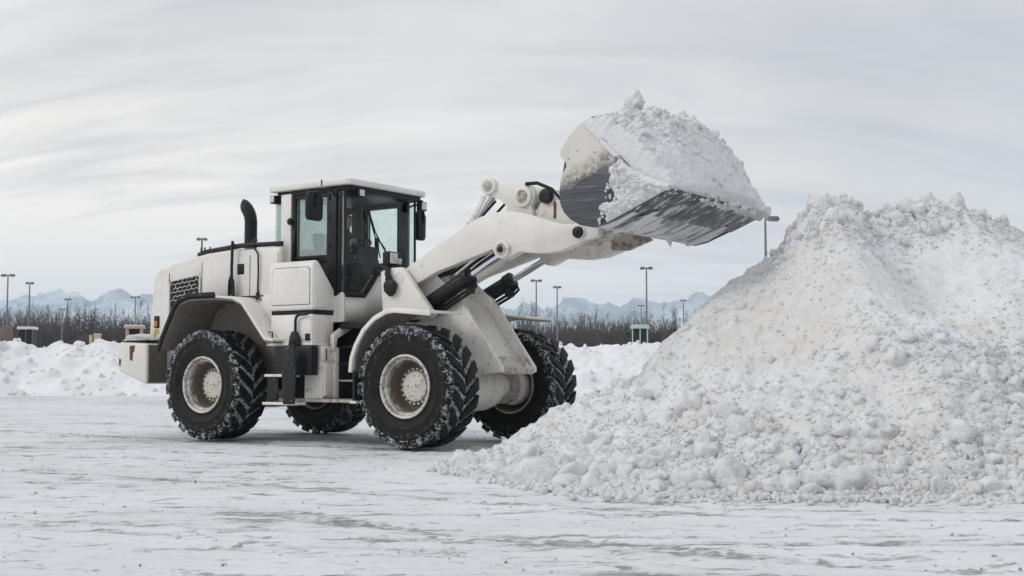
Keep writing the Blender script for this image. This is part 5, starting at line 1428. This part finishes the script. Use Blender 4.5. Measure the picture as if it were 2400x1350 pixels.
scatter_joined('snow_lumps', P[od[40:]], s_[od[40:]], LUMPS_MD, SNOW_CHUNK, load, r2)
place_chunks(load, [(2.86, -.42, 4.36), (2.93, -.50, 4.30), (3.05, .45, 4.20), (3.10, .52, 4.12)], [.11, .06, .075, .06], r2)
# spill clinging to the near side plate, and crumbs along the cutting edge
sxa = np.linspace(2.80, 3.82, 120); sza = np.linspace(2.66, 3.46, 100)
SX, SZ = np.meshgrid(sxa, sza)
front = np.interp(SX, [2.62, 2.87, 3.27, 3.50, 3.77], [3.95, 3.71, 3.31, 3.16, 3.05]) + .05
floor_ = np.interp(SX, [2.62, 2.80, 2.98, 3.77], [2.72, 2.69, 2.72, 3.04]) + .015
nn_ = fbm(SX * 6, SZ * 6, 4, 640)
left = 3.08 + .16 * nn_ - .55 * np.clip(3.05 - SZ, 0, 1)
mask = np.minimum.reduce([(SX - left) / .10, (front - SZ) / .06 + .4, (SZ - floor_) / .05, (3.80 - SX) / .04])
c1, i1 = cells(SX * 11, SZ * 11, 641); c2, i2 = cells(SX * 26, SZ * 26, 642)
th_ = np.clip(mask, -.6, 1) * .045 + np.clip(mask, 0, 1) * (.03 * nn_ + .075 * np.sqrt(np.clip(.45 - c1, 0, 1)) * (i1 > .4) + .03 * np.sqrt(np.clip(.45 - c2, 0, 1)))
gf = grid_faces(120, 100); gf = gf[mask.ravel()[gf].min(1) > -.28]
sp = np_mesh('side_spill', np.stack([SX, -BW - .02 - th_, SZ], -1).reshape(-1, 3), gf, SNOW_LOAD, load, attrs={'dirt': .2 * nn_ - .2})
n = 260
t_ = r2.uniform(2.86, 3.75, n); z_ = r2.uniform(2.72, 3.35, n)
ok = (np.interp(t_, sxa, sxa * 0 + 1) > 0) & (z_ < np.interp(t_, [2.62, 2.87, 3.27, 3.50, 3.77], [3.95, 3.71, 3.31, 3.16, 3.05]) + .03) & (z_ > np.interp(t_, [2.62, 2.80, 2.98, 3.77], [2.72, 2.69, 2.72, 3.04]) + .02) & (t_ > 2.98 - .3 * (3.05 - z_))
P = np.stack([t_, -BW - .03 - r2.uniform(0, .03, n), z_], 1)[ok]
scatter_joined('spill_lumps', P, r2.uniform(.010, .032, len(P)), LUMPS_MD, SNOW_LOAD, load, r2)
MB().add([(2.95, .15, 2.70), (3.06, .13, 2.74), (3.0, .30, 2.71), (3.02, .2, 2.56)], [(0, 1, 3), (1, 2, 3), (2, 0, 3), (0, 2, 1)]).build('ice_spike', SNOW_LOAD, load)
n = 640
t_ = r2.uniform(-BW, BW, n)
P = np.stack([3.76 + r2.normal(0, .04, n), t_, 3.05 + r2.uniform(-.02, .05, n)], 1)
scatter_joined('edge_snow', P, r2.uniform(.025, .075, n) * np.clip(.6 + .5 * (t_ / BW), .3, 1.2), LUMPS_MD, SNOW_LOAD, load, r2)

n = 26
P = np.stack([3.85 + r2.normal(0, .10, n), r2.uniform(.1, 1.4, n), 3.0 - r2.uniform(0, 1, n) ** 2 * .9], 1)
scatter_joined('falling_crumbs', P, r2.uniform(.004, .012, n), LUMPS_LO, SNOW_LOAD, load, r2)

# a cap of snow on the counterweight
V, F4 = lump(3, 777, .12, 1)
V = V * (.20, .42, .10); V[:, 2] = np.maximum(V[:, 2], -.01)
cap = np_mesh('snow_drift', V, F4, SNOW_CHUNK)
cw_w = Matrix.Translation((LX, LY, 0)) @ Matrix.Rotation(LPSI, 4, 'Z')
cap.matrix_world = cw_w @ Matrix.Translation((-5.76, -.95, 1.492))
tag(cap, 'smooth cap of snow lying on the rear counterweight', 'snow drift')

# ------------------------------------------------------------------ the operator, seated in the cab
JACKET = material('navy_jacket', lambda N, o: principled(N, o, N.mix(N.noise(oc(N), 12, 4), (0.012, 0.030, 0.042), (0.025, 0.050, 0.065)), 0.8))
TROUS = material('dark_trousers', lambda N, o: principled(N, o, (0.02, 0.022, 0.026), 0.85))
SKIN = material('skin', lambda N, o: principled(N, o, N.mix(N.noise(oc(N), 30, 3), (0.42, 0.25, 0.18), (0.36, 0.20, 0.145)), 0.5))
CAPM = material('dark_cap', lambda N, o: principled(N, o, (0.012, 0.013, 0.016), 0.8))


def skin_chain(verts, edges, radii, name, mats, pick):
    me = bpy.data.meshes.new(name); me.from_pydata(verts, edges, [])
    o = bpy.data.objects.new(name, me); COL.objects.link(o)
    sm = o.modifiers.new('skin', 'SKIN'); sb = o.modifiers.new('sub', 'SUBSURF'); sb.levels = 2; sb.render_levels = 2
    for v, r_ in zip(me.skin_vertices[0].data, radii): v.radius = (r_, r_) if not isinstance(r_, tuple) else r_; v.use_root = False
    me.skin_vertices[0].data[0].use_root = True
    dg = bpy.context.evaluated_depsgraph_get(); ev = o.evaluated_get(dg)
    m2 = bpy.data.meshes.new_from_object(ev); m2.name = name
    o.modifiers.clear(); o.data = m2
    m2.materials.clear()
    for m in mats: m2.materials.append(m)
    for p in m2.polygons: p.material_index = pick(p.center); p.use_smooth = True
    return o


HV = [(-2.52, 0, 2.56), (-2.53, 0, 2.72), (-2.52, 0, 2.90), (-2.48, 0, 3.04), (-2.45, 0, 3.10), (-2.42, 0, 3.16), (-2.405, 0, 3.25), (-2.41, 0, 3.33)]
HE = [(i, i + 1) for i in range(7)]
HR = [(.17, .15), (.155, .14), (.17, .15), (.13, .12), (.062, .062), (.075, .08), (.085, .098), (.07, .085)]
for s in (-1, 1):
    b = len(HV)
    HV += [(-2.48, s * .19, 2.99), (-2.40, s * .25, 2.76), (-2.26, s * .21, 2.74), (-2.17, s * .17, 2.87), (-2.13, s * .165, 2.91)]
    HE += [(3, b), (b, b + 1), (b + 1, b + 2), (b + 2, b + 3), (b + 3, b + 4)]
    HR += [.075, .058, .048, .036, .034]
    hb_ = b + 4
    for k, (dy, dz, ln) in enumerate(((-.028, .0, .055), (-.010, .004, .064), (.008, .004, .060), (.026, .0, .048))):
        c = len(HV)
        HV += [(-2.105, s * .165 + dy, 2.925 + dz), (-2.085, s * .165 + dy, 2.905 + dz - ln * .3), (-2.10, s * .165 + dy, 2.88 - ln * .3)]
        HE += [(hb_, c), (c, c + 1), (c + 1, c + 2)]; HR += [.010, .009, .008]
    c = len(HV); HV += [(-2.145, s * .125, 2.915), (-2.125, s * .115, 2.895)]; HE += [(hb_ - 1, c), (c, c + 1)]; HR += [.012, .010]
    b = len(HV)
    HV += [(-2.44, s * .11, 2.57), (-2.12, s * .15, 2.56), (-2.04, s * .15, 2.20), (-2.02, s * .15, 2.06), (-1.90, s * .15, 2.02)]
    HE += [(0, b), (b, b + 1), (b + 1, b + 2), (b + 2, b + 3), (b + 3, b + 4)]
    HR += [.10, .075, .058, .05, .045]


def pick_mat(c):
    if c.z > 3.105: return 1
    if c.x > -2.165 and c.z > 2.80: return 1
    if c.z < 2.62 and (c.x > -2.45 or c.z < 2.55): return 2
    return 0


op = skin_chain(HV, HE, HR, 'person', [JACKET, SKIN, TROUS], pick_mat)
op.matrix_world = cw_w @ Matrix.Translation((.09, -.03, .02))
tag(op, 'operator in dark jacket and cap seated at the wheel inside the cab', 'person')
hat = MB()
hat.add([(-2.41 + .115 * math.cos(t) * math.cos(f), .105 * math.sin(t) * math.cos(f), 3.335 + .10 * math.sin(f)) for f in np.linspace(0, 1.5, 6) for t in np.linspace(0, 2 * math.pi, 17)[:-1]],
        [(i * 16 + k, i * 16 + (k + 1) % 16, (i + 1) * 16 + (k + 1) % 16, (i + 1) * 16 + k) for i in range(5) for k in range(16)])
hat.prism_xy([(-2.32, -.075), (-2.25, -.065), (-2.215, 0), (-2.25, .065), (-2.32, .075)], 3.328, 3.338)
hat.build('cap', CAPM, op, smooth=True)
fc = MB()
fc.add([(-2.328, 0, 3.285), (-2.292, 0, 3.235), (-2.325, -.02, 3.232), (-2.325, .02, 3.232)], [(0, 2, 1), (0, 1, 3), (1, 2, 3), (0, 3, 2)])
fc.build('nose', SKIN, op, smooth=True)
for s in (-1, 1):
    MB().lathe_y([(0, -.012), (.014, -.006), (.014, .006), (0, .012)], (-2.326, s * .035, 3.285), 10).build('eye', CAPM, op, smooth=True)
    MB().prism([(-2.43, 3.22), (-2.44, 3.27), (-2.42, 3.285), (-2.40, 3.26), (-2.41, 3.22)], s * .098 - .008, s * .098 + .008).build('ear', SKIN, op, bevel=.004)
MB().box(-2.335, -2.320, -.025, .025, 3.196, 3.204).build('mouth', REDT, op, bevel=.003)

# ------------------------------------------------------------------ air: pale haze over the far mountains, whose own colours already carry haze blue
def f_haze(N, out):
    v = N.n('ShaderNodeVolumePrincipled', {'Color': (0.78, 0.895, 1.0, 1), 'Density': 2.3e-4, 'Anisotropy': 0.2})
    N.t.links.new(v.outputs[0], out.inputs['Volume'])


HAZE = material('pale_winter_haze', f_haze)
hz_ = MB().box(-6400, 6400, -500, 6400, -14, 345).build('haze', HAZE)
tag(hz_, kind='stuff')

# ------------------------------------------------------------------ crumbs of dirty ice on the packed lot
ICE = material('dirty_ice_crumb', lambda N, o: principled(N, o, N.mix(N.ramp(N.noise(N.n('ShaderNodeNewGeometry').outputs['Position'], 2.5, 3), [(0.4, 0.0), (0.6, 1.0)]), (0.30, 0.29, 0.28), (0.66, 0.67, 0.69)), 0.7))
r3 = np.random.default_rng(15)
n = 520
cy3 = 5.6 + 22 * r3.uniform(size=n) ** 1.7; cx3 = r3.uniform(-.45, .45, n) * cy3
s3 = np.clip(.005 * (1 - r3.uniform(size=n) * .99) ** -.40, .005, .022)
scatter_joined('ice_crumbs', np.stack([cx3, cy3, s3 * .05 - .008], 1), s3, LUMPS_LO, ICE, None, r3)
tag(bpy.data.objects['ice_crumbs'], 'scattered crumbs of grey ice on the packed snow of the lot', 'ice crumbs', kind='stuff')
